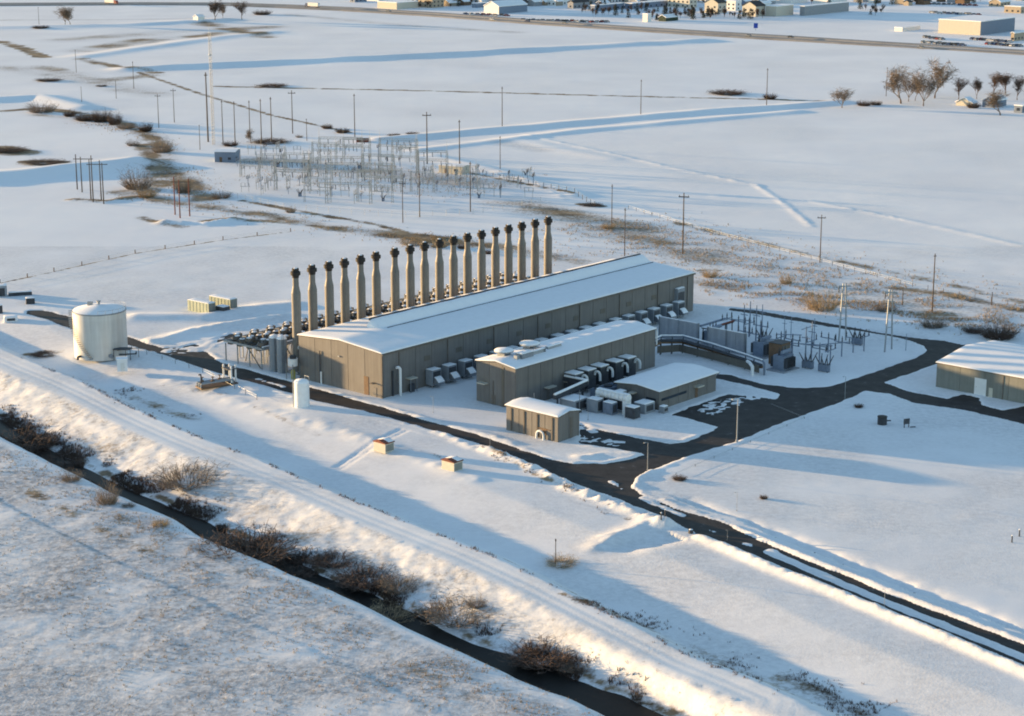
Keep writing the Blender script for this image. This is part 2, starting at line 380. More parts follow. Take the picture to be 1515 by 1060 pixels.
# general ridges, ditches and steps: (line on photo, z, height, half width)
RIDGE = [
 ([(190,104),(420,93),(640,83),(860,70),(1000,62),(1040,60)], 1.7, 9), ([(560,207),(800,186),(1000,169),(1240,151)], 1.2, 6), ([(620,222),(860,193),(1180,165)], .7, 5),
 ([(-60,268),(60,258),(140,250),(196,243)], 3.0, 10), ([(-40,150),(60,145),(120,160)], 1.6, 8), ([(-40,42),(110,40),(190,38),(330,30)], 1.4, 12),
 ([(120,85),(210,72),(330,55),(400,48)], .8, 10), ([(640,232),(740,255),(850,290)], .8, 5), ([(1120,275),(1165,305),(1200,335)], .16, 1.6),
 ([(780,200),(880,222),(1000,250),(1120,275)], .18, 2.), ([(1060,290),(1200,298),(1360,330),(1515,365)], .2, 2.),
 ([(1010,742),(1080,768),(1180,803),(1300,850),(1400,891),(1515,937),(1600,972)], -.55, 2.4), ([(985,740),(1064,768),(1127,797),(1246,845),(1395,903),(1515,948),(1620,990)], .42, .9),
 ([(1032,795),(1080,815),(1150,845),(1223,873),(1300,905),(1371,934),(1450,967),(1515,995),(1620,1040)], 1.0, 1.25),
 ([(845,722),(880,736),(920,750),(960,766),(985,777)], .9, 1.7), ([(715,664),(760,682),(800,699),(835,716)], .7, 1.4), ([(650,640),(700,662)], .4, 1.2),
 ([(960,742),(940,727),(936,712),(960,697)], .35, .8),
 ([(930,806),(1010,790),(1025,788)], -.6, 3.), ([(880,805),(955,775),(985,778)], .5, 2.), ([(860,676),(900,672),(945,671)], .55, 1.6), ([(870,660),(900,666)], .4, 1.2),
 ([(870,630),(950,655),(990,661),(1030,655)], .3, .9), ([(205,512),(290,546),(380,572),(440,590)], .3, 1.), ([(330,532),(380,547),(436,562)], .4, 1.3),
 ([(205,470),(300,470),(390,455),(430,452)], .9, 4), ([(225,505),(300,487),(420,468)], .6, 2.5),
 ([(0,742),(60,775),(120,805),(180,835),(300,890),(420,945),(520,990),(640,1050)], -.04, .8), ([(497,683),(545,658),(602,630)], -.16, .6), ([(503,686),(551,661),(606,634)], -.12, .5), ([(540,600),(600,612),(700,636),(760,655)], .35, 1.2), ([(250,560),(400,605),(560,655),(700,708)], .25, 2.5),
 ([(770,205),(830,222),(905,235)], .3, 6), ([(240,330),(310,332),(345,325)], .9, 2.2), ([(110,297),(160,300),(200,292)], .6, 2),
]
for pts, amp, wd in RIDGE:
    g = GL(pts); J, I = near(g, wd * 3.2); d = seg_dist(XX[J, I], YY[J, I], g)
    lump = 1 + (.9 * fbm(XX[J, I] / (wd * 1.1 + .4), YY[J, I] / (wd * 1.1 + .4), 51, 2) if wd < 3 else .5 * vnoise(XX[J, I] / 25, YY[J, I] / 25, 5))
    if (amp, wd) in ((1.0, 1.25), (.42, .9)): lump = 1 + .35 * fbm(XX[J, I] / 4, YY[J, I] / 4, 51, 2) + .25 * fbm(XX[J, I] / 1.1, YY[J, I] / 1.1, 53, 2)
    elif abs(amp) > .6 and wd < 2: lump = np.clip(lump + .7 * fbm(XX[J, I] / .8, YY[J, I] / .8, 57, 2), .1, 2.2)
    Z[J, I] += amp * np.exp(-(d / wd) ** 2) * lump
# plant platform: keep it flat
site_poly = np.array([site(-4, -70), site(130, -130), site(150, 0), site(125, 60), site(-8, 60), site(-8, -4)])
J, I = near(site_poly, 10); sd = poly_sd(XX[J, I], YY[J, I], site_poly)
Z[J, I] *= .25 + .75 * sstep(-6, 6, sd)
# roads: snow dips under the asphalt sheet; ploughed rim beside it
J, I = near(ROADP, 8); RSD = poly_sd(XX[J, I], YY[J, I], ROADP)
x_, y_ = XX[J, I], YY[J, I]
edge = RSD + .55 * fbm(x_ / 2.1, y_ / 2.1, 61, 2)
rim = .11 * np.exp(-((edge - .9) / .6) ** 2) * (1 + 1.2 * vnoise(x_ / 1.7, y_ / 1.7, 63))
zz = Z[J, I] + rim
zz = np.where(edge < 4, np.maximum(zz, -.01 + .03 * vnoise(x_ / 2, y_ / 2, 3)), zz)
cov = np.full(RSD.shape, -.30)
# snow left lying on the asphalt
def leftover(pts, wd, amp):
    d = seg_dist(x_, y_, GL(pts)); return amp * np.exp(-(d / wd) ** 2)
n6 = fbm(x_ / 2.6, y_ / 2.6, 71, 3); n7 = fbm(x_ / 1.1, y_ / 1.1, 77, 2)
cov += leftover([(255,520),(290,517),(330,503)], 4, .27) * (1 + 1.5 * n6)
cov += leftover([(1140,817),(1223,853),(1300,886),(1380,918),(1460,950),(1560,991)], 1.35, .42) * (1 + .35 * n6)
cov += leftover([(1050,783),(1100,803),(1140,815)], 1.1, .23) * (1 + 1.0 * n6 + .8 * n7)
cov += leftover([(950,736),(985,752),(1010,762)], 1.1, .34) * (1 + .9 * n6)
cov += leftover([(865,650),(905,655)], 3.4, .25) * (1 + 1.5 * n7)
cov += leftover([(862,632),(880,638)], 1.6, .24) * (1 + 1.5 * n7)
cov += leftover([(905,712),(918,722)], 1.0, .24) * (1 + 1.4 * n7)
n8 = fbm(x_ / .75, y_ / .75, 79, 2); cov += leftover([(1043,608),(1070,596),(1110,589)], 4.2, .21) * (1 + 1.6 * n7 + 1.3 * n8)
cov += leftover([(380,560),(420,572)], .9, .28) * (1 + .9 * n7)
cov += .10 * np.clip(n6 - .28, 0, 1)
t = sstep(.25, -.45, edge)
Z[J, I] = zz * (1 - t) + np.minimum(cov, .06 + .05 * n7) * t
# ------------------------------------------------------------------ where dry grass and soil show through the snow
VL = [
 ([(60,170),(150,178),(225,200),(243,228),(236,262),(215,285)], 9, .36), ([(380,240),(480,250),(600,262),(720,272)], 24, .30), ([(0,100),(120,118),(230,140)], 18, .30), ([(100,60),(250,48),(400,40)], 26, .30), ([(430,22),(600,38),(760,48)], 14, .26), ([(0,30),(150,30),(300,28)], 9, .3), ([(760,300),(860,325),(960,345)], 18, .37),
  # (line, half width, amount)
 ([(180,285),(260,300),(380,318),(480,335),(600,352),(720,362),(860,388)], 8, .50), ([(360,298),(480,320),(560,333),(600,345)], 2.5, .6), ([(570,345),(620,352),(660,358)], 7, .8),
 ([(860,330),(1000,360),(1150,400),(1300,430),(1515,470)], 24, .41), ([(1000,330),(1200,378),(1400,420),(1515,448)], 4, .45), ([(900,345),(1000,365)], 12, .4),
 ([(1030,420),(1200,440),(1350,462),(1515,490)], 11, .48), ([(1270,420),(1400,435),(1515,460)], 5, .5),
 ([(205,108),(300,140),(400,170),(520,196)], 1.6, .75), ([(320,128),(600,134),(900,142),(1145,147),(1240,150)], 2.2, .85), ([(0,62),(40,75),(65,86)], 5, .9),
 ([(120,88),(170,100),(230,108)], 8, .5), ([(130,75),(220,60),(330,50)], 22, .42), ([(300,35),(350,45),(390,55)], 16, .5), ([(60,100),(150,120),(220,112)], 14, .34),
 ([(0,165),(60,160),(120,168),(180,180),(230,205),(245,225)], 5, .6), ([(215,215),(235,250),(240,275)], 7, .5), ([(250,250),(280,275),(300,295)], 9, .5),
 ([(40,240),(90,241)], 4, .9), ([(0,220),(28,227)], 9, .8), ([(110,296),(160,299),(195,293)], 4, .75), ([(210,322),(240,332),(270,336)], 3.2, .7), ([(300,328),(345,324)], 3, .85), ([(345,325),(440,330),(500,340)], 4, .5),
 ([(0,419),(80,402),(200,375),(330,355),(430,343)], .9, .55), ([(690,255),(760,270),(850,290)], 1.6, .6), ([(860,303),(890,306)], 2.5, .8),
 ([(0,742),(60,775),(120,805),(180,835),(300,890),(420,945),(520,990),(640,1050)], .35, .55), 
 ([(30,528),(113,560),(190,599),(229,617),(297,647),(369,673),(446,707),(557,753),(630,782),(729,821),(802,856),(881,896),(955,933),(1020,969),(1107,1001)], .55, .62),
 ([(180,572),(240,598),(290,612)], 3.0, .52), ([(715,662),(800,706),(850,728)], 1.2, .55), ([(870,895),(940,915),(1020,950),(1100,985),(1200,1030)], 3.5, .52), ([(1160,995),(1230,1025),(1290,1050)], 4, .55),
 ([(830,885),(870,900),(930,925)], 1.0, .6), ([(380,600),(430,622),(470,640)], 1.5, .42), ([(560,655),(640,672),(680,690)], 1.2, .4),
 ([(840,740),(905,758),(930,768)], 1.4, .42), ([(1040,400),(1060,400)], 3, .5), ([(40,518),(85,517)], 2.0, .9), ([(740,210),(800,222)], 8, .2), ([(240,565),(330,580)], 3, .35),
 ([(0,690),(200,775),(420,870),(640,970),(800,1050)], 5, .36), ([(40,725),(130,775),(220,815)], 3.2, .50), ([(230,810),(420,900),(600,985),(700,1035)], 3.6, .42),
 ([(80,640),(120,655),(230,690)], 4, .30), ([(0,585),(150,655),(330,735),(520,815),(700,895),(900,995),(1000,1045)], 6, .40),
]
for pts, wd, am in VL:
    g = GL(pts); J, I = near(g, wd * 2.6); d = seg_dist(XX[J, I], YY[J, I], g)
    if np.mean([p[1] for p in pts]) < 330: am = am * 1.12 + .02
    VEG[J, I] = np.maximum(VEG[J, I], am * np.exp(-(d / wd) ** 2) * np.clip(1 + .9 * fbm(XX[J, I] / (wd + 2), YY[J, I] / (wd + 2), 81, 3), .3, 1.5))
    RUF[J, I] = np.maximum(RUF[J, I], .6 * np.exp(-(d / wd) ** 2))
bank = np.exp(-((s - w2 - 1.2) / 1.6) ** 2) * .62 * (1 + 1.1 * fbm(l / 3., s / 1.5, 83, 2)) * (YY < 560)
VEG = np.maximum(VEG, bank); VEG = np.maximum(VEG, np.exp(-((s - w1 + .3) / .9) ** 2) * .55 * (1 + fbm(l / 3., s / 1.5, 85, 2)) * (YY < 560))
VEG = np.maximum(VEG, np.where(slope, .33 + .22 * fbm(l / 5, s / 3, 87, 2), 0) * (YY < 520))
VEG = np.maximum(VEG, nearp * (.24 + .16 * fbm(XX / 14, YY / 14, 89, 2)) * (YY < 480))
VEG = np.maximum(VEG, .10 + .16 * fbm(XX / 60, YY / 25, 91, 2)) * np.where(YY < 520, .8, 1)
RUF = np.maximum(RUF, np.where(YY < 620, .40 + .36 * fbm(XX / 16, YY / 16, 93, 3), .24 + .2 * fbm(XX / 40, YY / 40, 95, 2)))  # wind crust; nearer fields also greyed to stand in for dimmer light
ZG = Z
def gz(x, y):
    i = min(max(np.searchsorted(XS, x) - 1, 0), NX - 2); j = min(max(np.searchsorted(YS, y) - 1, 0), NY - 2)
    fx = (x - XS[i]) / (XS[i + 1] - XS[i]); fy = (y - YS[j]) / (YS[j + 1] - YS[j])
    return float((ZG[j, i] * (1 - fx) + ZG[j, i + 1] * fx) * (1 - fy) + (ZG[j + 1, i] * (1 - fx) + ZG[j + 1, i + 1] * fx) * fy)
me = bpy.data.meshes.new('ground')
co = np.stack([XX, YY, Z], -1).reshape(-1, 3).astype(np.float32)
idx = np.arange(NX * NY).reshape(NY, NX)
q = np.stack([idx[:-1, :-1], idx[:-1, 1:], idx[1:, 1:], idx[1:, :-1]], -1).reshape(-1, 4).astype(np.int32)
me.vertices.add(len(co)); me.vertices.foreach_set('co', co.ravel())
me.loops.add(q.size); me.loops.foreach_set('vertex_index', q.ravel())
me.polygons.add(len(q)); me.polygons.foreach_set('loop_start', np.arange(0, q.size, 4, dtype=np.int32))
try: me.polygons.foreach_set('loop_total', np.full(len(q), 4, dtype=np.int32))
except Exception: pass
me.polygons.foreach_set('use_smooth', np.ones(len(q), bool))
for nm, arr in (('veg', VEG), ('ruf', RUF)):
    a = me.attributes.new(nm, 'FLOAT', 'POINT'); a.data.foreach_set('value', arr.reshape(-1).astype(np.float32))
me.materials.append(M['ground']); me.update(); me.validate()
structure('ground', me)
# asphalt sheet lying under the snow edges
x0, y0 = ROADP.min(0) - 4; x1, y1 = ROADP.max(0) + 4
gx, gy = np.arange(x0, x1, 2.), np.arange(y0, y1, 2.)
CXX, CYY = np.meshgrid(gx + 1, gy + 1); ok = poly_sd(CXX, CYY, ROADP) < 2.6
mb = MB()
for j, i in zip(*np.nonzero(ok)):
    mb.add([(gx[i], gy[j], -.10), (gx[i] + 2, gy[j], -.10), (gx[i] + 2, gy[j] + 2, -.10), (gx[i], gy[j] + 2, -.10)], [(0, 1, 2, 3)])
import bmesh
me = mb.mesh('asphalt_road', 'asphalt'); bm = bmesh.new(); bm.from_mesh(me); bmesh.ops.remove_doubles(bm, verts=bm.verts, dist=.01); bm.to_mesh(me); bm.free()
structure('asphalt_road', me)
# creek water
ls = np.linspace(-520, 60, 120); mb = MB(); v = []
for L0 in ls:
    a_, b_ = np.interp(L0, *W1) - 2.2, np.interp(L0, *W2) + 2.2
    for sv in (a_, b_): v.append((L0 * Dv[0] + sv * Nv[0], L0 * Dv[1] + sv * Nv[1], -3.05))
mb.add(v, [(2 * i, 2 * i + 2, 2 * i + 3, 2 * i + 1) for i in range(len(ls) - 1)])
structure('creek_water', mb.mesh('creek_water', 'water'))
# highway: two raised carriageways
def ribbon(name, pts, wd, off, z, m):
    g = GL(pts); out = []; mb = MB(); n = len(g)
    for i in range(n):
        d = g[min(i + 1, n - 1)] - g[max(i - 1, 0)]; d /= np.hypot(*d); nn = np.array([-d[1], d[0]])
        for o, zz in ((off - wd / 2 - 2.5, z - 1.5), (off - wd / 2, z), (off + wd / 2, z), (off + wd / 2 + 2.5, z - 1.5)):
            p = g[i] + nn * o; out.append((p[0], p[1], zz))
    f = []
    for i in range(n - 1):
        for k in range(3): f.append((4 * i + k, 4 * i + 4 + k, 4 * i + 5 + k, 4 * i + 1 + k))
    mb.add(out, f); return structure(name, fixn(mb.mesh(name, m)))
HWY = [(-80,7),(0,7.5),(200,6.5),(330,7),(420,10),(520,14.5),(640,22),(780,32.5),(900,41),(1040,50),(1160,57),(1300,66),(1420,73),(1515,79),(1640,87)]
ribbon('highway', HWY, 9, -9, .9, 'hwy'); ribbon('highway', HWY, 9, 9, .9, 'hwy')
# ================================================================== the power plant
def snow_pad(x0, x1, y0, y1, zf, th=.22, st=1.2, seed=1, rnd=.35):
    """a blanket of snow with rounded rims lying on a roof whose height is zf(x, y)"""
    nx = max(3, int((x1 - x0) / st)); ny = max(3, int((y1 - y0) / st))
    xs = np.concatenate([[x0, x0 + rnd * .3, x0 + rnd], np.linspace(x0 + rnd, x1 - rnd, nx)[1:-1], [x1 - rnd, x1 - rnd * .3, x1]])
    ys = np.concatenate([[y0, y0 + rnd * .3, y0 + rnd], np.linspace(y0 + rnd, y1 - rnd, ny)[1:-1], [y1 - rnd, y1 - rnd * .3, y1]])
    X, Y = np.meshgrid(xs, ys)
    e = np.minimum(np.minimum(X - x0, x1 - X), np.minimum(Y - y0, y1 - Y)) / rnd
    e = np.sqrt(np.clip(1 - (1 - np.clip(e, 0, 1)) ** 2, 0, 1))
    Zs = np.vectorize(zf)(X, Y) + .012 + e * (th + .06 * fbm(X / 3.1 + seed, Y / 3.1, seed, 2))
    n = len(xs); mb = MB()
    mb.add(np.stack([X, Y, Zs], -1).reshape(-1, 3), [(j * n + i, j * n + i + 1, j * n + n + i + 1, j * n + n + i) for j in range(len(ys) - 1) for i in range(n - 1)])
    return mb
def shed_building(name, label, cat, a0, a1, b0, b1, eave, ridge, along='x', pw=5.5, wall='wall', th=.25, over=.3, seed=1, group=None, snow=True, mono=None):
    """steel building: core walls, separate wall panels, gabled roof, snow blanket; local x along the plant axis"""
    La, Lb = a1 - a0, b1 - b0
    r = thing(name, label, cat, *site(a0, b0), TH, group)
    if along == 'x': gz_ = lambda x, y: eave + (ridge - eave) * (1 - abs(y - Lb / 2) / (Lb / 2))
    else: gz_ = lambda x, y: eave + (ridge - eave) * (1 - abs(x - La / 2) / (La / 2))
    i_ = .08
    core = MB()
    if along == 'x': core.prism([(i_, -.3), (Lb - i_, -.3), (Lb - i_, eave - .05), (Lb / 2, ridge - .05), (i_, eave - .05)], i_, La - i_, 'x')
    else: core.prism([(i_, -.3), (La - i_, -.3), (La - i_, eave - .05), (La / 2, ridge - .05), (i_, eave - .05)], i_, Lb - i_, 'y')
    part('wall', core, 'wall_dark' if wall == 'wall' else wall, r)
    g = .06
    def side(L_, fixed, axis, out):
        n = max(1, int(round(L_ / pw))); w = L_ / n
        for k in range(n):
            u0, u1 = k * w + g, (k + 1) * w - g
            cut = [u0, u1]
            if axis == 'y' and along == 'x' and u0 < Lb / 2 < u1: cut = [u0, Lb / 2, u1]
            if axis == 'x' and along == 'y' and u0 < La / 2 < u1: cut = [u0, La / 2, u1]
            top = [(u, (gz_(u, fixed) if axis == 'x' else gz_(fixed, u)) - .02) for u in cut[::-1]]
            poly = [(u0, -.3), (u1, -.3)] + top
            mb = MB()
            if axis == 'x': mb.prism(poly, fixed, fixed + out, 'y')
            else: mb.prism(poly, fixed, fixed + out, 'x')
            part('wall_panel', mb, wall, r)
    side(La, 0, 'x', .085); side(La, Lb, 'x', -.085); side(Lb, 0, 'y', .085); side(Lb, La, 'y', -.085)
    rf = MB(); o = over; t = .16
    if along == 'x':
        s_ = (ridge - eave) / (Lb / 2)
        rf.prism([(-o, eave - s_ * o), (Lb / 2, ridge), (Lb + o, eave - s_ * o), (Lb + o, eave - s_ * o + t), (Lb / 2, ridge + t), (-o, eave - s_ * o + t)], -o, La + o, 'x')
    else:
        s_ = (ridge - eave) / (La / 2)
        rf.prism([(-o, eave - s_ * o), (La / 2, ridge), (La + o, eave - s_ * o), (La + o, eave - s_ * o + t), (La / 2, ridge + t), (-o, eave - s_ * o + t)], -o, Lb + o, 'y')
    rp = part('roof', rf, 'trim', r)
    if snow:
        part('roof_snow', snow_pad(-o + .05, La + o - .05, -o + .05, Lb + o - .05, lambda x, y: gz_(x, y) + t, th, 1.6, seed), 'snow', rp, True)
    return r
def door(parent, x, y, w, h, axis='x', m='brown', frame=True, z=0.):
    mb = MB(); d = MB()
    if axis == 'x': mb.box(x - w / 2, x + w / 2, y - .07, y + .05, z, z + h); d.box(x + w * .3, x + w * .3 + .12, y - .14, y - .07, z + h * .45, z + h * .45 + .12)
    else: mb.box(y - .07, y + .05, x - w / 2, x + w / 2, z, z + h); d.box(y - .14, y - .07, x + w * .3, x + w * .3 + .12, z + h * .45, z + h * .45 + .12)
    p = part('door', mb, m, parent); part('handle', d, 'steel', p); return p
# --- the engine hall
HL, HW, HE, HR = 121., 28., 10.5, 11.5
hall = shed_building('engine_hall', 'long tan metal engine hall with a snow covered roof beside the row of stacks', 'building', 0, HL, 0, HW, HE, HR, 'x', 5.5, th=.3, seed=3)
mon = MB().prism([(14.2, 11.45), (16.9, 13.35), (18.2, 13.35), (18.2, 11.2)], 14.2, 120.4, 'x')
mo = part('roof_monitor', mon, 'trim', hall)
sn = MB(); prof = [(13.6, 11.62), (14.3, 11.95), (15.6, 12.78), (16.7, 13.55), (17.3, 13.68), (18.0, 13.5)]
for k in range(1): pass
xs_ = [13.0, 13.1, 13.4, 14.0, 14.8] + list(np.arange(18, 119, 4.)) + [120.2, 120.5]
vv = []
for x in xs_:
    e = min(1, max(0, (x - 13.0) / 1.8)); e = math.sqrt(max(0, 1 - (1 - e) ** 2)) if x < 119 else (1 if x < 120.4 else .75)
    for y, z in prof: vv.append((x, y, 11.6 + (z - 11.6) * e + .05 * math.sin(x * .9 + y)))
n = len(prof); sn.add(vv, [(i * n + j, i * n + n + j, i * n + n + j + 1, i * n + j + 1) for i in range(len(xs_) - 1) for j in range(n - 1)])
part('monitor_snow', sn, 'snow', mo, True)
part('valley_strip', MB().box(15.5, 120.2, 13.35, 13.6, 11.5, 12.02), 'dark', mo)  # dark strip along the foot of the roof monitor
part('monitor_flashing', MB().box(14.2, 120.4, 18.0, 18.5, 13.2, 13.75), 'dark', mo)
door(hall, 5.2, 0., 1.5, 4.4, 'y', 'brown'); door(hall, 2.4, 0., 1.0, 2.2, 'y', 'wall')
door(hall, 20.5, 0., 1.0, 2.2, 'y', 'brown')
part('pipe', MB().pipe([(-.25, 20.5, 0), (-.25, 20.5, 8)], .13), 'dark', hall); part('pipe', MB().pipe([(-.3, 20.1, 0), (-.3, 20.1, 3.0)], .22), 'white', hall)
part('canopy', MB().box(-1.2, 0, 2.0, 3.0, 3.2, 3.4), 'trim', hall); part('corner_trim', MB().box(-.12, .3, -.12, .3, 0, 10.4), 'trim', hall)
v_ = part('wall_vent', MB().box(112.2, 115.4, -1.1, 0, 3.6, 7.6), 'greymetal', hall); part('louvre', MB().box(112.4, 115.2, -1.16, -1.1, 3.8, 6.6), 'dark', v_)
part('vent_snow', snow_pad(112.2, 115.4, -1.1, -.02, lambda x, y: 7.6, .22, .8, 5, .2), 'snow', v_, True)
for x in (5.5, 22, 38.5, 55, 71.5, 88, 104.5, 118): part('downpipe', MB().box(x - .09, x + .09, -.2, -.02, .1, 10.2), 'trim', hall)
for x in range(14, 110, 11): part('louvre', MB().box(x, x + 2.0, -.07, .0, 6.2, 7.4), 'wall_dark', hall)
part('gutter', MB().box(-.3, 121.3, -.5, -.32, 10.25, 10.5), 'trim', hall)
part('wall_light', MB().box(-.3, 0, 13.8, 14.3, 7.6, 7.9), 'galv', hall)
# --- exhaust stacks
def stack_proto():
    r = thing('exhaust_stack', '-', 'stack', 0, 0, TH)
    part('base_plinth', MB().cbox(0, 0, -.3, 3.4, 3.4, 1.0), 'galv', r)
    part('shaft', MB().lathe([(1.13, .6), (1.13, 19.7)], 20), 'stack', r, True)
    part('flange', MB().lathe([(1.19, 12.2), (1.19, 12.45)], 20), 'stack', r)
    part('shoulder', MB().lathe([(1.13, 19.72), (.76, 21.5)], 20), 'stack', r, True)
    part('neck', MB().lathe([(.76, 21.52), (.74, 23.9)], 20), 'stack', r, True)
    c = part('cap', MB().lathe([(.84, 23.5), (.86, 24.0), (1.2, 24.15), (1.22, 24.95), (.86, 25.1), (.84, 25.75)], 16), 'cap', r)
    part('rain_vane', MB().box(-.9, .9, -.1, .1, 24.97, 25.25).box(-.1, .1, -.9, .9, 24.98, 25.24), 'cap', c)
    part('cap_snow', MB().lathe([(.5, 25.71), (.42, 25.82), (.2, 25.88)], 12), 'snow', c, True)
    part('exhaust_duct', MB().pipe([(0, 0, 6.5), (0, -3.8, 6.5)], .8, 12), 'galv', r)
    part('ladder', MB().box(-.30, -.24, 1.05, 1.18, 1, 19.5).box(.24, .30, 1.05, 1.18, 1, 19.5), 'steel', r)
    return r
sp = stack_proto()
for k in range(18):
    a = 3.3 + 5.42 * k + (1.3 if k > 5 else 0) + rng.uniform(-.12, .12)
    lab = 'exhaust stack with dark cap, %s' % ('first in the row, at the left end of the hall' if k == 0 else 'last at the right end of the row' if k == 17 else '%s from the left behind the hall' % ORD[k])
    place(sp, USED, *site(a, 32), TH, lab, 'exhaust stacks behind the engine hall')
# --- radiator banks behind the stacks
def radiator_proto():
    r = thing('radiator_bank', '-', 'radiator', 0, 0, TH)
    fr = MB()
    for x in (-2.4, 0, 2.4): fr.box(x - .14, x + .14, -7, 7, 5.0, 5.5)
    for y in (-7, -3.5, 0, 3.5, 7): fr.box(-2.5, 2.5, y - .12, y + .12, 5.06, 5.44)
    part('frame', fr, 'galv', r)
    for y in (-5.2, -1.8, 1.8, 5.2): part('coil', MB().box(-2.2, 2.2, y - .7, y + .7, 4.5, 5.6), 'radiator', r)
    for x in (-2.2, 2.2):
        for y in (-6.6, -2.2, 2.2, 6.6): part('leg', MB().box(x - .12, x + .12, y - .12, y + .12, -.3, 4.6), 'galv', r)
    rg = fixn(MB().lathe([(1.02, 5.7), (1.12, 6.5), (.95, 6.55), (.9, 5.75)], 14).mesh('fan_ring', 'radiator', True))
    sw = fixn(MB().lathe([(.8, 6.3), (.66, 6.62), (.25, 6.74)], 10).mesh('fan_snow', 'snow', True))
    pp = fixn(MB().box(-.25, .25, -.08, .08, 5.7, 6.9).mesh('fan_motor', 'galv'))
    for i in range(2):
        for j in range(6):
            p = (-1.22 + 2.44 * i, -5.8 + 2.32 * j, rng.uniform(-.5, .7))
            if rng.random() < .22: continue
            q = link('fan_ring', rg, r, p)
            if (i + j * 2) % 5: link('fan_snow', sw, q, (rng.uniform(-.3, .3), rng.uniform(-.3, .3), 0))
            else: link('fan_motor', pp, q)
    for x in (-1.6, 1.1): part('riser', MB().pipe([(x, rng.uniform(-6, 6), 0), (x, rng.uniform(-6, 6), 7.6)], .14), 'stack', r)
    part('header_pipe', MB().pipe([(-2.2, -7.3, 5.2), (2.2, -7.3, 5.2)], .3), 'galv', r)
    part('frame_snow', snow_pad(-2.45, 2.45, -7.4, -6.9, lambda x, y: 5.72, .2, 1, 2, .2), 'snow', r, True)
    return r
rp_ = radiator_proto()
for k in range(19):
    lab = 'dark radiator bank with snowy round fans, %s' % ('leftmost, standing free left of the stacks' if k == 0 else 'rightmost in the row behind the stacks' if k == 18 else '%s from the left behind the stacks' % ORD[k])
    place(rp_, USED, *site(1.5 + 5.5 * k, 47.2), TH, lab, 'radiator banks behind the stacks')
# --- auxiliary hall, office, small building, warehouse
b2 = shed_building('auxiliary_hall', 'mid-sized tan metal building with snowy roof and rooftop fans in front of the hall', 'building', 13, 65, -29.3, -17.4, 9.4, 10.2, 'x', 4.4, seed=8)
b3 = shed_building('control_building', 'low tan building with snow roof beside the dark parking lot', 'building', 34, 56.2, -53.8, -41.8, 4.3, 4.9, 'x', 3.7, th=.28, over=.6, seed=11)
b4 = shed_building('pump_house', 'small tan building with sunlit dark ribbed long wall in the front', 'building', -.4, 6.8, -53, -38.3, 5.5, 6.1, 'y', 3.6, th=.22, seed=13)
b5 = shed_building('warehouse', 'grey green warehouse with white door and snowy roof at right edge', 'building', 93.3, 121, -134, -90.6, 5.8, 7.2, 'y', 6.2, 'wall_grey', th=.25, seed=15)
# ribs, doors and small fittings
for y in (1.5, 5.2, 8.9, 13.1): part('rib', MB().box(-.18, 0, 14.7 - y - .17, 14.7 - y + .17, .2, 5.2), 'trim', b4)
door(b4, 4.4, 0., .9, 4.6, 'x', 'trim', z=.1)
arch = MB()
for k in range(8):
    t0, t1 = math.pi * k / 8, math.pi * (k + 1) / 8
    arch.cyl((-.5, 4.6 + 1.0 * math.cos(t0), .9 + .9 * math.sin(t0)), (-.5, 4.6 + 1.0 * math.cos(t1), .9 + .9 * math.sin(t1)), .24, .24, 8)
part('arched_pipe', arch.pipe([(-.5, 3.6, .9), (-.5, 3.6, 0)], .24).pipe([(-.5, 5.6, .9), (-.5, 5.6, 0)], .24), 'white', b4, True)
part('louvre', MB().box(-.1, .02, 3.2, 4.5, 1.0, 2.4), 'brown', b4)
part('lintel', MB().box(-.12, .05, 2.2, 6.0, 2.15, 2.35), 'brown', b4)
for i, (x, z) in enumerate(((10, 1.8), (17, 1.8))): part('canopy', MB().box(x, x + 3.0, -1.3, 0, 3.0, 3.25), 'cream', b2)
door(b2, 11.5, 0, 1.1, 2.2, 'x', 'trim'); door(b2, 18.5, 0, 1.1, 2.2, 'x', 'trim')
door(b2, 6.6, 0., 1.2, 2.3, 'y', 'trim'); part('canopy', MB().box(-1.4, 0, 8.2, 10.6, 4.6, 4.85), 'cream', b2); part('downpipe', MB().box(-.12, .0, 6.6, 6.85, 0, 5.6), 'trim', b2)
part('downpipe', MB().pipe([(52.2, -.2, 9.2), (52.2, -.2, 5.5)], .18), 'white', b2)
part('corner_strip', MB().box(-.09, .0, 3.4, 4.2, 0, 9.3), 'wall_dark', b2)  # dark upright strip standing slightly proud of the wall
part('window_strip', MB().box(1.0, 10.5, -.08, .05, 1.9, 2.5), 'glass', b3); part('window_strip', MB().box(-.08, .05, .8, 3.5, 1.9, 2.5), 'glass', b3)
part('canopy', MB().box(13.2, 15.6, -1.4, 0, 2.7, 2.95), 'cream', b3); door(b3, 14.4, 0, 1.1, 2.2, 'x', 'brown')
part('canopy', MB().box(-1.6, 0, 6.2, 7.6, 2.9, 3.15), 'cream', b3)
od = door(b5, 43.4 - 11.5, 0., 3.0, 4.0, 'y', 'white'); part('downpipe', MB().box(-.12, 0, 43.4 - 17.3, 43.4 - 17.1, 0, 5.6), 'trim', b5)
door(b5, 43.4 - 14.2, 0, 1.0, 2.2, 'y', 'cream')
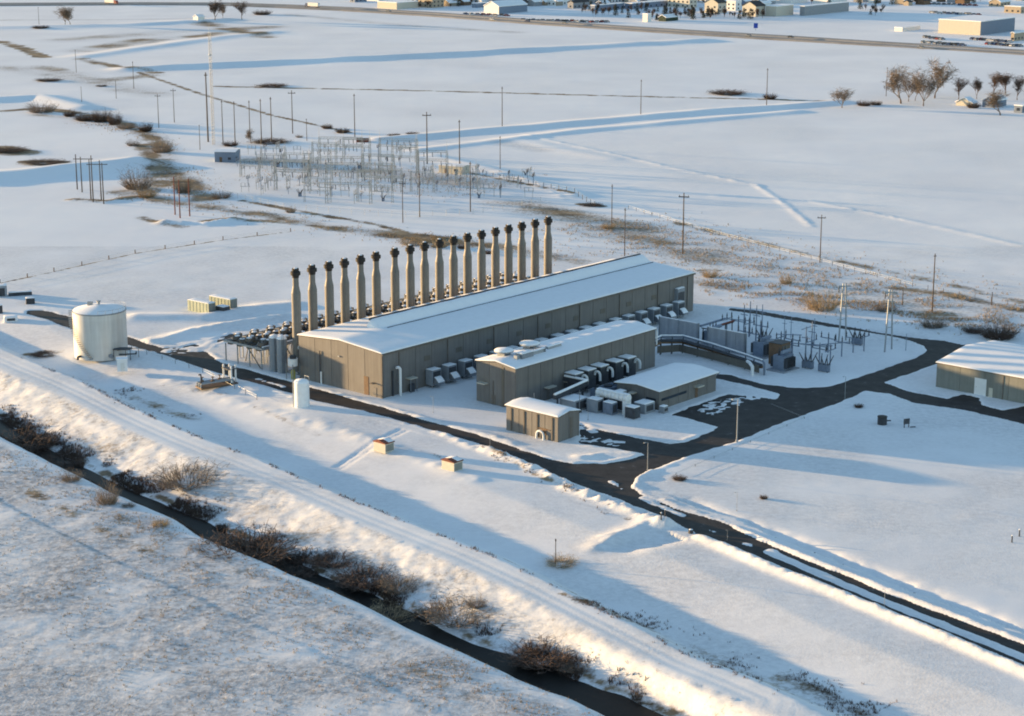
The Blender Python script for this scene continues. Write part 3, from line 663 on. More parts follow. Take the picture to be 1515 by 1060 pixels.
# rooftop units on the auxiliary hall
def roof_fan(label, a, b, z, r=2.3):
    t = thing('rooftop_fan', label, 'fan', *site(a, b), TH, 'rooftop fans on the auxiliary hall', z)
    part('curb', MB().cbox(0, 0, 0, 2.2, 2.2, 1.0), 'steel', t); part('shroud', MB().lathe([(r * .6, .9), (r, 1.25), (r, 1.45), (r * .7, 1.5)], 18), 'galv', t, True)
    part('snow_cover', MB().lathe([(r * .98, 1.46), (r * .9, 1.68), (r * .6, 1.85), (r * .2, 1.92)], 18), 'snow', t, True)
roof_fan('round snow topped rooftop fan, the nearer of two on the auxiliary hall', 18.5, -21.0, 10.0)
roof_fan('round snow topped rooftop fan, the farther of two on the auxiliary hall', 27.5, -21.0, 10.0, 2.5)
t = thing('rooftop_air_handler', 'box-shaped snowy air handler with ducts on the auxiliary hall roof', 'air handler', *site(20.5, -25.5), TH, None, 9.85)
part('housing', MB().box(-2, 2, -1, 1, 0, 1.5), 'steel', t); part('duct', MB().box(2, 7, -.4, .4, .4, 1.2).box(6.2, 7, -.4, 2.5, .4, 1.2), 'galv', t)
part('duct', MB().box(-3.2, -2, -.5, .5, .2, 1.3), 'galv', t); part('snow_cover', snow_pad(-2, 2, -1, 1, lambda x, y: 1.5, .22, .7, 4, .3), 'snow', t, True)
part('snow_cover', snow_pad(2, 7, -.4, .4, lambda x, y: 1.2, .18, .8, 4, .2), 'snow', t, True)
t = thing('rooftop_duct', 'low snow capped duct run on the auxiliary hall roof', 'duct', *site(31.5, -24.8), TH, None, 9.9)
part('duct', MB().box(-2.4, 2.4, -.5, .5, .3, 1.0), 'galv', t); part('support', MB().box(-2, -1.7, -.4, .4, 0, .3).box(1.7, 2, -.4, .4, 0, .3), 'steel', t)
part('snow_cover', snow_pad(-2.4, 2.4, -.5, .5, lambda x, y: 1.0, .2, .8, 4, .2), 'snow', t, True)
# air intake units along the front wall of the hall
def intake_proto():
    r = thing('air_intake_unit', '-', 'air intake', 0, 0, TH)
    part('housing', MB().box(-1.5, 1.5, -2.6, -.4, .6, 4.3), 'greymetal', r); part('louvre', MB().box(-1.25, 1.25, -2.68, -2.6, 1.2, 3.9), 'dark', r)
    part('hood', MB().prism([(-4.2, 1.0), (-2.62, 1.0), (-2.62, 2.6), (-3.3, 2.4), (-4.2, 1.5)], -1.1, 1.1, 'x'), 'steel', r)
    part('hood_snow', snow_pad(-1.1, 1.1, -4.15, -2.7, lambda x, y: 2.42 + (y + 3.3) * .3 if y > -3.3 else 1.5 + (y + 4.2), .18, .5, 3, .25), 'snow', r, True)
    part('duct', MB().pipe([(0, -.6, 3.6), (0, .2, 3.6)], .8, 12), 'greymetal', r)
    for x in (-1.3, 1.3): part('leg', MB().box(x - .1, x + .1, -2.4, -2.2, -.2, .6), 'galv', r)
    part('top_snow', snow_pad(-1.5, 1.5, -2.6, -.4, lambda x, y: 4.3, .15, .7, 2, .3), 'snow', r, True)
    return r
ip = intake_proto()
al = [15.5, 20.9, 26.6, 32.2, 37.8, 43.4, 49, 54.6, 61, 66.6, 72.2, 77.8, 84.5, 90, 95.5, 101, 106.6, 112.0]
for k, a in enumerate(al):
    lab = 'grey snowy air intake, %s along the front wall of the hall' % ('leftmost' if k == 0 else 'rightmost' if k == 17 else ORD[k] + ' from the left')
    place(ip, USED, *site(a, 0), TH, lab, 'air intakes along the hall')
# tall exhaust flue and small canopied cabinet at the hall corner
t = thing('gas_riser', 'tall white pipe riser with bent top at the near corner of the hall', 'pipe', *site(4.6, -1.3), TH)
part('pipe', MB().pipe([(0, 0, -.2), (0, 0, 6.3), (-.5, 0, 6.9), (-1.2, 0, 6.9)], .33, 10), 'white', t, True); part('bracket', MB().box(-.1, .1, .2, 1.3, 3, 3.15), 'steel', t)
part('dark_conduit', MB().box(-1.6, -1.2, .9, 1.25, 0, 6), 'dark', t)
t = thing('canopied_cabinet', 'small cabinet under a cream canopy on the hall wall near the corner', 'cabinet', *site(8.8, -1.0), TH)
part('cabinet', MB().box(-.6, .6, -.3, .4, 0, 1.9), 'dark', t); part('canopy', MB().box(-1.2, 1.2, -.7, .9, 3.2, 3.45), 'cream', t); part('post', MB().box(-1.1, -.95, -.6, -.45, -.1, 3.2).box(.95, 1.1, -.6, -.45, -.1, 3.2), 'steel', t)
# --- large tank
tx, ty = G(150, 524); 
t = thing('storage_tank', 'big silver steel storage tank with domed snowy roof', 'tank', tx, ty, 0)
TR = 6.6; nc = 8
for k in range(nc): part('shell_course', MB().lathe([(TR, 11.3 * k / nc + .004 - (.25 if k == 0 else 0)), (TR, 11.3 * (k + 1) / nc - .004)], 64), 'tank', t, True)
part('rim', MB().lathe([(TR + .12, 11.25), (TR + .12, 11.5), (TR - .2, 11.5)], 64), 'steel', t)
part('roof', MB().lathe([(TR - .05, 11.45), (3, 12.0), (.4, 12.4)], 48), 'steel', t)
part('roof_snow', MB().lathe([(TR - .1, 11.52), (TR - .5, 11.72), (3, 12.25), (.8, 12.65), (.2, 12.7)], 48), 'snow', t, True)
part('vent', MB().lathe([(.35, 12.9), (.35, 13.5), (.6, 13.55), (.6, 13.75)], 12), 'galv', t)
part('hatch', MB().cbox(-2.5, 1.5, 12.3, 1.2, 1.2, .8), 'galv', t)
rl = MB()
for k in range(40):
    t0, t1 = math.pi * (1.55 + k / 40 * .9), math.pi * (1.55 + (k + 1) / 40 * .9)
    p0, p1 = (TR * math.cos(t0), TR * math.sin(t0)), (TR * math.cos(t1), TR * math.sin(t1))
    rl.cyl((*p0, 12.4), (*p1, 12.4), .035, .035, 5); 
    if k % 4 == 0: rl.cyl((*p0, 11.4), (*p0, 12.4), .03, .03, 5)
part('handrail', rl, 'galv', t)
part('manway', MB().cyl((TR * .55 - .3, -TR * .83 - .1, .9), (TR * .6, -TR * .9 - .2, .9), .5, .5, 14), 'greymetal', t); part('platform', MB().box(4.2, 8.6, -6.2, -3.8, 2.5, 2.7).box(4.3, 4.45, -6.1, -5.95, -.1, 2.5).box(8.4, 8.55, -6.1, -5.95, -.1, 2.5), 'dark', t)
part('nozzle', MB().pipe([(-3.9, -5.0, .7), (-4.6, -6.0, .7), (-4.6, -6.0, 0)], .3), 'dark', t)
st = MB()
for k in range(26):
    an = math.pi * (.55 + .45 * k / 26); st.cbox((TR + .5) * math.cos(-an), (TR + .5) * math.sin(-an), .4 + k * .43, .9, .9, .08)
part('spiral_stair', st, 'galv', t)
# white shed beside the tank
t = thing('equipment_cabinet', 'white cabinet shed standing to the right of the big silver tank', 'shed', *G(181, 548), 0.2)
part('body', MB().box(-1.2, 1.3, -1.0, 1.2, -.1, 2.9), 'white', t); part('roof', MB().prism([(-1.15, 2.9), (1.35, 2.9), (1.35, 3.1), (.1, 3.35), (-1.15, 3.1)], -1.35, 1.45, 'x'), 'snow', t); door(t, .1, -1.0, .9, 2.1, 'x', 'townwhite')
t = thing('pipe_manifold', 'brown pipe manifold and rail between the tank and the white shed', 'pipework', *G(180, 530), 0.2)
part('rail', MB().pipe([(-2.5, 0, 1.9), (4.2, 0, 2.4)], .08).pipe([(-2.5, 0, 0), (-2.5, 0, 1.9)], .07).pipe([(4.2, 0, 0), (4.2, 0, 2.4)], .07).pipe([(1, 0, 0), (1, 0, 2.1)], .07), 'brown', t); part('pipe', MB().pipe([(-2.8, .4, .8), (3.6, .4, .8), (3.6, 2.5, .8)], .18), 'dark', t)
# urea tanks and filter at the left end of the hall
for i, (x, y) in enumerate(((407, 549), (418, 551))):
    t = thing('vertical_tank', 'tall grey vertical tank, %s of a pair left of the hall' % ('left' if i == 0 else 'right'), 'tank', *G(x, y), 0, 'pair of grey vertical tanks')
    part('shell', MB().lathe([(1.3, -.2), (1.3, 8.4)], 24), 'greymetal', t, True); part('dome', MB().lathe([(1.3, 8.4), (1.0, 8.9), (.3, 9.15)], 24), 'snow', t, True)
    part('ladder', MB().box(.2, .26, -1.45, -1.33, 0, 9.5).box(.6, .66, -1.45, -1.33, 0, 9.5), 'dark', t); part('band', MB().lathe([(1.34, 4.2), (1.34, 4.4)], 24), 'steel', t)
t = thing('pump_skid', 'narrow skid with yellow green pump and white top at the hall corner', 'skid', *site(-1.8, 28.2), TH)
part('pump', MB().lathe([(.5, 0), (.55, 1.8), (.35, 2.4)], 14), 'yellow', t, True); part('frame', MB().box(-1.2, -1.05, -1.2, -1.05, -.1, 4).box(1.05, 1.2, -1.2, -1.05, -.1, 4).box(-1.2, -1.05, 1.05, 1.2, -.1, 4).box(1.05, 1.2, 1.05, 1.2, -.1, 4), 'steel', t)
part('drum', MB().lathe([(1.15, 3.4), (1.2, 5.2)], 18), 'white', t, True); part('lid', MB().lathe([(.8, 5.2), (.8, 5.9), (.5, 6.0)], 16), 'dark', t)
# white tank in the front snow
t = thing('water_tank', 'short white vertical tank on the snow beside the front road', 'tank', *G(447, 601), 0)
part('shell', MB().lathe([(1.75, -.2), (1.75, 5.6)], 28), 'white', t, True); part('dome', MB().lathe([(1.75, 5.6), (1.4, 6.1), (.5, 6.35)], 28), 'snow', t, True); part('rail', MB().pipe([(1.7, .2, 5.6), (1.7, .2, 6.8), (.6, 1.5, 6.8), (.6, 1.5, 5.8)], .06), 'galv', t)
part('pipe', MB().pipe([(-1.9, -.6, 0), (-1.9, -.6, 6.4)], .1), 'galv', t)
# gas skid
t = thing('gas_metering_skid', 'bare metal gas metering skid with pipes and white posts', 'skid', *G(322, 570), TH - .25)
part('base', MB().box(-5, 4.6, -1.6, 1.6, -.1, .25), 'brown', t)
for y in (-1, 0, 1): part('pipe', MB().pipe([(-4.8, y, .2), (-4.8, y, 1.1), (3.6, y, 1.1), (3.6, y, .1)], .2), 'galv', t)
for x in (-3.6, -1.4, .8): part('valve', MB().lathe([(.4, .7), (.45, 1.5), (.12, 1.55), (.12, 2.2), (.42, 2.22), (.42, 2.3)], 12, (x, rng.uniform(-1, 1))), 'brown', t)
for x, y in ((2.6, 1.9), (3.8, 1.2), (4.5, -.6), (3.2, -.9)): part('vent_post', MB().pipe([(x, y, -.1), (x, y, 4.4)], .22, 10), 'white', t)
part('platform', MB().box(2.2, 4.8, -1.1, 2.1, 3.5, 3.65), 'dark', t); part('vent_pipe', MB().pipe([(-4.4, -.4, 1.1), (-4.4, -.4, 3.3), (-5, -.4, 3.3)], .18), 'dark', t)
# containers in the snow field
for i, (x, y, L_, h) in enumerate(((309, 466, 8.5, 3.0), (341, 461, 8.5, 3.2))):
    t = thing('storage_container', 'olive white storage container behind the plant, %s of two' % ('left' if i == 0 else 'right'), 'container', *G(x, y), TH + .04, 'pair of olive containers')
    part('body', MB().box(0, 2.6, 0, L_, -.1, h), 'olive', t); part('door', MB().box(.1, 2.5, -.06, 0, .1, h - .15), 'wall_grey', t); part('roof_snow', snow_pad(0, 2.6, 0, L_, lambda x, y: h, .18, .8, 6, .25), 'snow', t, True)
    for k in range(6): part('rib', MB().box(-.06, 0, .8 + 1.35 * k, .95 + 1.35 * k, .1, h - .1), 'olive', t)
t = thing('compressor_trailer', 'dark parked machine between the two olive containers', 'machine', *G(330, 463), TH)
part('body', MB().box(-1.2, 1.2, -1.6, 1.6, .5, 1.9), 'dark', t); part('wheel', MB().cyl((-1.25, 0, .4), (-1., 0, .4), .4, .4, 12), 'cap', t); part('wheel', MB().cyl((1.0, 0, .4), (1.25, 0, .4), .4, .4, 12), 'cap', t); part('snow_cover', snow_pad(-1.2, 1.2, -1.6, 1.6, lambda x, y: 1.9, .15, .6, 3, .3), 'snow', t, True)
# kiosks
for i, (x, y, rm, lb) in enumerate(((568, 667, 'rust', 'small white kiosk with dark red roof in the snow, nearer the white tank'), (669, 695, 'rust', 'small white kiosk with rust red roof beside the front road'))):
    t = thing('kiosk', lb, 'kiosk', *G(x, y), TH, 'kiosks in the front snow')
    part('body', MB().box(-1.3, 1.3, -1.7, 1.7, -.1, 2.0), 'cream', t); part('roof', MB().prism([(-1.9, 2.0), (1.9, 2.0), (1.9, 2.12), (0, 2.55), (-1.9, 2.12)], -1.45, 1.45, 'x'), rm, t)
    part('side_panel', MB().box(-1.1, 1.1, -1.76, -1.7, .3, 1.7), 'wall_grey', t); part('roof_snow', snow_pad(-.2, 1.4, -1.7, 1.7, lambda x, y: 2.5 - abs(y) * .22, .12, .5, 9, .2), 'snow', t, True)
# --- ducts, boxes and pipes between the auxiliary hall and the control building
def duct_proto():
    r = thing('ventilation_duct', '-', 'duct', 0, 0, TH)
    part('box', MB().box(-1.5, 1.5, -3.2, 0, 1.0, 5.2), 'dark', r); part('hood', MB().box(-1.6, 1.6, -3.3, .0, 5.2, 5.4), 'galv', r)
    el = MB()
    for k in range(7):
        t0, t1 = math.pi * (1 - k / 7), math.pi * (1 - (k + 1) / 7)
        el.cyl((1.0, -3.6 + .8 * math.cos(t0) - .4, 4.0 + .9 * math.sin(t0)), (1.0, -3.6 + .8 * math.cos(t1) - .4, 4.0 + .9 * math.sin(t1)), .3, .3, 8)
    part('bent_pipe', el.pipe([(1, -4.8, 4), (1, -4.8, 2.8)], .3), 'white', r, True)
    part('top_snow', snow_pad(-1.6, 1.6, -3.3, 0, lambda x, y: 5.4, .16, .8, 2, .3), 'snow', r, True); part('leg', MB().box(-1.4, -1.2, -3.1, -2.9, -.1, 1).box(1.2, 1.4, -3.1, -2.9, -.1, 1), 'galv', r)
    return r
dp = duct_proto()
for k, a in enumerate((31.5, 36.2, 40.9, 46.6, 51.4)):
    place(dp, USED, *site(a, -29.5), TH, 'dark duct box with bent white pipe, %s along the auxiliary hall' % ('nearest' if k == 0 else 'farthest' if k == 4 else ORD[k] + ' from the near end'), 'ducts along the auxiliary hall')
for k in range(7):
    t = thing('cooler_unit', 'low dark cooler box in a row before the auxiliary hall, %s' % ('nearest' if k == 0 else 'farthest' if k == 6 else ORD[k] + ' from the near end'), 'cooler', *site(33.2 + 3.4 * k, -37.2), TH, 'low coolers')
    part('body', MB().box(-1.3, 1.3, -1.6, 1.6, .3, 2.1), 'bluegrey', t); part('fan', MB().lathe([(1.0, 2.1), (1.05, 2.4)], 14), 'dark', t); part('base', MB().box(-1.4, 1.4, -1.7, 1.7, -.1, .3), 'dark', t)
t = thing('pipe_rack', 'long snow topped pipe rack running past the transformers', 'pipe rack', *site(0, 0), TH)
pts = [(66, -25, 4.6), (76, -22.8, 4.6), (81, -26, 4.2), (79.8, -36, 3.9), (78.0, -47, 3.4), (76.5, -53, 3.2)]
part('pipe', MB().pipe(pts, .26, 10), 'bluegrey', t, True); part('pipe', MB().pipe([(x - .7, y - .3, z - .9) for x, y, z in pts], .3, 8), 'dark', t); part('pipe', MB().pipe([(x - 1.2, y - .5, z - .95) for x, y, z in pts], .25, 8), 'dark', t)
part('pipe_snow', MB().pipe([(x, y, z + .2) for x, y, z in pts], .2, 8), 'snow', t, True)
part('tray', MB().pipe([(x - .5, y - .2, z - 1.4) for x, y, z in pts], .5, 4), 'brown', t)
for p, q in zip(pts[1:-1], pts[2:]):
    part('lower_screen', MB().prism([(p[0] - 1.6, p[1]), (q[0] - 1.6, q[1]), (q[0] - 1.3, q[1]), (p[0] - 1.3, p[1])], .5, 2.3, 'z'), 'wall_dark', t)
for i in range(len(pts) - 1):
    for f in (0., .5):
        p = [pts[i][k] * (1 - f) + pts[i + 1][k] * f for k in range(3)]
        part('support', MB().box(p[0] - .9, p[0] - .7, p[1] - .5, p[1] - .3, -.1, p[2] - .9).box(p[0] - .1, p[0] + .1, p[1] - .1, p[1] + .1, -.1, p[2] - .3), 'dark', t)
part('drop_pipe', MB().pipe([(76.5, -53, 3.2), (75.8, -54, 2.8), (75.6, -54.2, 0)], .26, 10), 'bluegrey', t)
part('end_bend', MB().pipe([(73.4, -52.2, 0), (73.4, -52.2, 2.2), (74.4, -50.6, 2.8), (75, -49.6, 2.8)], .4, 10), 'white', t)
t = thing('duct_bridge', 'long white topped duct from the auxiliary hall toward the white cooler', 'duct', *site(0, 0), TH)
pts = [(30, -29.6, 4.0), (30.2, -36, 4.0), (18, -36.6, 3.2)]
for p, q in zip(pts[:-1], pts[1:]):
    part('duct', MB().pipe([p, q], .7, 4), 'dark', t); part('duct_snow', MB().pipe([(p[0], p[1], p[2] + .62), (q[0], q[1], q[2] + .62)], .35, 8), 'snow', t, True)
for a_, b_ in ((30, -35), (25, -36.3), (19, -36.6)): part('support', MB().box(a_ - .15, a_ + .15, b_ - .15, b_ + .15, -.1, 3), 'dark', t)
t = thing('white_cooler', 'white ribbed cooling unit on two white legs before the control building', 'cooler', *site(27.5, -46.5), TH)
for k in range(8): part('rib_drum', MB().cyl((-1.0, -4.6 + 1.12 * k, 3.8), (-1.0, -3.6 + 1.12 * k, 3.8), .95, .95, 14), 'white', t, True)
part('leg', MB().box(-1.8, -.2, -4.6, -3.4, -.1, 3.2), 'white', t); part('leg', MB().box(-1.8, -.2, 3.2, 4.4, -.1, 3.2), 'white', t); part('base', MB().box(-.2, .8, -4.5, 4.3, .4, 2.4), 'dark', t)
part('ribs_snow', snow_pad(-1.6, -.4, -4.6, 4.3, lambda x, y: 4.6, .2, .6, 8, .3), 'snow', t, True)
for i, (a_, b_, lx, ly, h, m_, lb) in enumerate(((22.2, -38.8, 5, 4.2, 2.6, 'greymetal', 'flat grey container with snow top behind the small building'), (23.8, -43.6, 2.2, 3.0, 3.0, 'greymetal', 'upright grey cabinet with snowy top left of the white cooler'),
        (24.6, -47.3, 2.0, 2.6, 2.7, 'bluegrey', 'dark open skid with snow cap in front of the white cooler'), (25.2, -53.2, 2.2, 2.6, 2.6, 'dark', 'dark pump cabinet with snow cap nearest the parking lot'),
        (31.0, -52.0, 3.6, 3.2, 2.2, 'greymetal', 'low pale box with snow top touching the control building'), (33.2, -55.8, 1.6, 1.4, 1.5, 'greymetal', 'small pale box at the near corner of the control building'),
        (31.2, -44.8, 2.8, 2.0, 3.4, 'galv', 'snow topped box behind the white cooler'), (25.6, -41.2, 1.6, 1.6, 2.2, 'dark', 'small dark box between the grey cabinets'))):
    t = thing('equipment_box', lb, 'equipment', *site(a_, b_), TH)
    part('body', MB().box(-lx / 2, lx / 2, -ly / 2, ly / 2, .15, h), m_, t); part('plinth', MB().box(-lx / 2 - .1, lx / 2 + .1, -ly / 2 - .1, ly / 2 + .1, -.15, .15), 'firewall', t)
    part('panel', MB().box(-lx * .35, lx * .35, -ly / 2 - .06, -ly / 2, .5, h - .4), 'dark', t); part('side_door', MB().box(-lx / 2 - .06, -lx / 2, -ly * .35, ly * .35, .4, h - .3), m_, t)
    part('top_snow', snow_pad(-lx / 2, lx / 2, -ly / 2, ly / 2, lambda x, y: h, .22, .6, i, .3), 'snow', t, True)
for i, (a_, b_, lb) in enumerate(((20.5, -41.8, 'dark wall light post by the grey container'), (12.2, -35.5, 'short bollard with box near the auxiliary hall corner'))):
    t = thing('service_post', lb, 'post', *site(a_, b_), TH); part('post', MB().cyl((0, 0, -.2), (0, 0, 5.2), .1, .08, 8), 'steel', t); part('box', MB().cbox(0, 0, .1, .9, .5, .9), 'dark', t)
# --- transformers, fire walls and the small switchyard
for i, (a_, b0, b1, h, lb) in enumerate(((89.8, -24.2, -12.0, 5.6, 'pale grey concrete fire wall behind the far end of the auxiliary hall'), (88.6, -39.6, -28.2, 5.6, 'pale grey concrete fire wall in the middle of the transformers'))):
    t = thing('fire_wall', lb, 'wall', *site(a_, b0), TH, 'transformer fire walls'); n = 4; w = (b1 - b0) / n
    for k in range(n): part('panel', MB().box(-.2, .2, k * w + .03, (k + 1) * w - .03, -.2, h), 'firewall', t)
    for k in (0, 2, 4): part('column', MB().box(-.3, .3, k * w - .2, k * w + .2, -.2, h + .1), 'steel', t)
    part('wall_snow', snow_pad(-.2, .2, 0, b1 - b0, lambda x, y: h, .15, .9, 3, .1), 'snow', t, True)
def transformer(lb, a_, b_):
    t = thing('transformer', lb, 'transformer', *site(a_, b_), TH, 'transformers')
    part('tank', MB().box(-2.2, 2.2, -1.5, 1.5, .3, 3.8), 'bluegrey', t); part('pad', MB().box(-3.4, 3.4, -2.6, 2.6, -.2, .3), 'firewall', t)
    for s_ in (-1, 1):
        for k in range(6): part('radiator_fin', MB().box(-1.9 + .7 * k, -1.7 + .7 * k, s_ * 1.5, s_ * 2.4, .8, 3.3), 'dark', t)
    for k in (-1.3, 0, 1.3): part('bushing', MB().lathe([(.2, 3.8), (.32, 4.0), (.2, 4.3), (.3, 4.6), (.16, 4.9), (.06, 5.8)], 10, (k, .4)), 'dark', t)
    part('conservator', MB().cyl((-1.8, -.8, 4.7), (1.8, -.8, 4.7), .45, .45, 12), 'bluegrey', t)
for a_, b_, lb in ((93.2, -26.8, 'blue grey transformer between the two pale fire walls'), (91.5, -43.0, 'blue grey transformer right of the middle fire wall'), (83.2, -54.5, 'blue grey transformer at the right end of the pipe rack')): transformer(lb, a_, b_)
t = thing('relay_cabinet', 'brown steel enclosure beside the right transformer', 'enclosure', *site(87.5, -50.5), TH); part('body', MB().box(-2, 2, -1.8, 1.8, -.1, 5.4), 'brown', t); part('panel', MB().box(-1.6, 1.6, -1.86, -1.8, .5, 4.9), 'wall_dark', t); part('roof', MB().box(-2.1, 2.1, -1.9, 1.9, 5.4, 5.55), 'dark', t)
t = thing('cable_platform', 'snow dusted platform with pipes behind the first fire wall', 'platform', *site(100, -20), TH)
part('deck', MB().box(-5, 6, -4, -1.5, 3.0, 3.25), 'dark', t); part('pipe', MB().pipe([(-5, -1.2, 3.6), (6, -1.2, 3.6)], .3), 'bluegrey', t); part('pipe', MB().pipe([(-5, -4.3, 3.6), (6, -4.3, 3.6)], .25), 'rust', t); part('deck_snow', snow_pad(-5, 6, -3.6, -1.6, lambda x, y: 3.25, .15, .8, 2, .2), 'snow', t, True)
for x in (-4.5, -1, 2.5, 5.5): part('leg', MB().box(x - .1, x + .1, -3.9, -3.7, -.1, 3).box(x - .1, x + .1, -1.8, -1.6, -.1, 3), 'dark', t)
# bus supports, switches, breakers
def bus_support():
    r = thing('bus_support', '-', 'bus support', 0, 0, TH); part('column', MB().box(-.12, .12, -.12, .12, -.2, 3.6), 'bluegrey', r)
    part('crossarm', MB().box(-.1, .1, -2.4, 2.4, 3.6, 3.8), 'bluegrey', r)
    for y in (-2.1, 0, 2.1): part('insulator', MB().lathe([(.1, 3.8), (.2, 4.0), (.1, 4.3), (.2, 4.6), (.1, 4.9), (.05, 5.3)], 8, (0, y)), 'dark', r)
    return r
def breaker():
    r = thing('circuit_breaker', '-', 'circuit breaker', 0, 0, TH); part('cabinet', MB().box(-.6, .6, -1.4, 1.4, .2, 1.8), 'bluegrey', r)
    part('leg', MB().box(-.5, -.3, -1.3, -1.1, -.2, .2).box(.3, .5, 1.1, 1.3, -.2, .2).box(-.5, -.3, 1.1, 1.3, -.2, .2).box(.3, .5, -1.3, -1.1, -.2, .2), 'dark', r)
    for y in (-1.1, 0, 1.1):
        for s_ in (-1, 1): part('bushing', MB().cyl((s_ * .3, y, 1.8), (s_ * 1.5, y * 1.5, 4.0), .17, .09, 8), 'dark', r)
    return r
def mast_proto(h=9.):
    r = thing('steel_column', '-', 'column', 0, 0, TH); part('column', MB().cyl((0, 0, -.2), (0, 0, h), .17, .1, 8), 'bluegrey', r); part('arm', MB().box(-.08, .08, -.9, .9, h * .72, h * .72 + .14), 'bluegrey', r); return r
bs, bk, mp = bus_support(), breaker(), mast_proto(8.)
for k, (x, y) in enumerate(sorted([(1075,492),(1092,496),(1108,499),(1125,503),(1102,512),(1118,516),(1155,520),(1172,524),(1200,526),(1212,538),(1228,540),(1170,532),(1245,528),(1262,522),(1278,520),(1225,522)])):
    place(bs, USED, *G(x, y), TH + (.0 if k % 3 else math.pi / 2), '%s bus support from the left in the small switchyard by the hall' % ORD[k], 'bus supports in the small switchyard')
for x, y, lb in ((1195, 545, 'circuit breaker with splayed bushings, nearest in the small switchyard'), (1219, 550, 'circuit breaker with splayed bushings beside the nearest one'), (1268, 510, 'circuit breaker with splayed bushings near the steel tower'), (1130, 508, 'circuit breaker with splayed bushings behind the brown enclosure')):
    place(bk, USED, *G(x, y), TH, lb, 'circuit breakers in the small switchyard')
for k, (x, y, sc) in enumerate(sorted([(1100,505,1.2),(1109,497,1.15),(1118,508,1.25),(1127,495,1.),(1191,545,1.3),(1200,532,1.2),(1170,500,.7),(1204,512,.9),(1160,505,.8),(1340,519,.55)])):
    place(mp, USED, *G(x, y), TH, '%s slender steel column from the left in the small switchyard' % ORD[k], 'steel columns in the small switchyard', sc)
t = thing('bus_bar', 'horizontal bus pipes strung through the small switchyard', 'bus bar', *site(0, 0), TH)
for (x0, y0), (x1, y1) in (((1075, 472), (1112, 475)), ((1150, 495), (1186, 496)), ((1186, 488), (1204, 482)), ((1150, 505), (1225, 514)), ((1170, 508), (1232, 512)), ((1215, 510), (1262, 506)), ((1120, 500), (1150, 503))):
    p, q = ab(x0, y0, 5.2), ab(x1, y1, 5.2); part('pipe', MB().cyl((*p, 5.2), (*q, 5.2), .12, .12, 6), 'bluegrey', t)
# steel A-frame towers
for i, (x, y) in enumerate(((1246, 506), (1314, 519))):
    h = 15.4 if i == 0 else 15.8
    t = thing('steel_tower', 'pale steel A-frame tower beside the back road, %s of two' % ('left' if i == 0 else 'right'), 'tower', *G(x, y), 0, 'A-frame towers')
    for s_ in (-1, 1): part('leg', MB().cyl((s_ * 1.2, s_ * 1.6, -.2), (s_ * .35, 0, h), .22, .17, 8), 'galv', t)
    part('brace', MB().cyl((-.8, -.7, 6), (.7, .6, 6), .1, .1, 6), 'galv', t); part('crossarm', MB().box(-1.6, 1.6, -.15, .15, h - .9, h - .6), 'galv', t)
    for z in (h - 3.2, h - 6.0): part('bracket', MB().box(-1.1, 1.1, -.12, .12, z, z + .22), 'galv', t)
    part('insulator_string', MB().cyl((-1.4, 0, h - .9), (-1.4, 0, h - 2.4), .13, .13, 8), 'dark', t)
# ================================================================== lamps, poles, masts
def lamp_proto():
    r = thing('street_lamp', '-', 'street lamp', 0, 0, 0)
    part('pole', MB().cyl((0, 0, -.3), (0, 0, 9.4), .13, .08, 8), 'galv', r); part('base', MB().cyl((0, 0, -.2), (0, 0, .5), .28, .28, 10), 'firewall', r)
    part('arm', MB().cyl((0, 0, 9.3), (-1.1, .0, 9.6), .06, .05, 6), 'galv', r); part('lamp_head', MB().box(-1.8, -1.0, -.2, .2, 9.5, 9.7), 'galv', r); return r
lp = lamp_proto()
for x, y, yt, lb in ((1090, 655, 590, 'tall grey street lamp beside the dark parking lot'), (958, 695, 652, 'grey street lamp at the road junction'), (1250, 589, 555, 'short grey lamp post along the road to the warehouse'),
        (725, 668, 650, 'low pale lamp post by the front road near the small building'), (641, 611, 586, 'short grey post beside the front road in front of the hall'), (1076, 799, 782, 'pale post at the verge of the lower right road, farther one'),
        (1308, 902, 874, 'pale post at the verge of the lower right road, nearer one'), (870, 622, 596, 'thin dark post in the snow behind the small building'), (1090, 756, 728, 'thin dark post standing in the sunlit field right of the junction')):
    h = height_of(x, y, yt); gx_, gy_ = G(x, y); place(lp, USED, gx_, gy_, .7, lb, 'lamp posts along the plant roads', h / 9.6, gz(gx_, gy_))
def pole_proto(name, arm, m='wood'):
    r = thing(name, '-', 'utility pole', 0, 0, 0); part('pole', MB().cyl((0, 0, -.5), (0, 0, 15), .18, .12, 8), m, r)
    if arm:
        part('crossarm', MB().box(-1.3, 1.3, -.09, .09, 13.9, 14.12), m, r)
        for x in (-1.1, 0, 1.1): part('insulator', MB().cyl((x, 0, 14.1), (x, 0, 14.45), .08, .06, 6), 'dark', r)
    else: part('top_bracket', MB().box(-.35, .35, -.07, .07, 14.3, 14.5), m, r)
    return r
pw, ps = pole_proto('utility_pole', True), pole_proto('utility_pole', False)
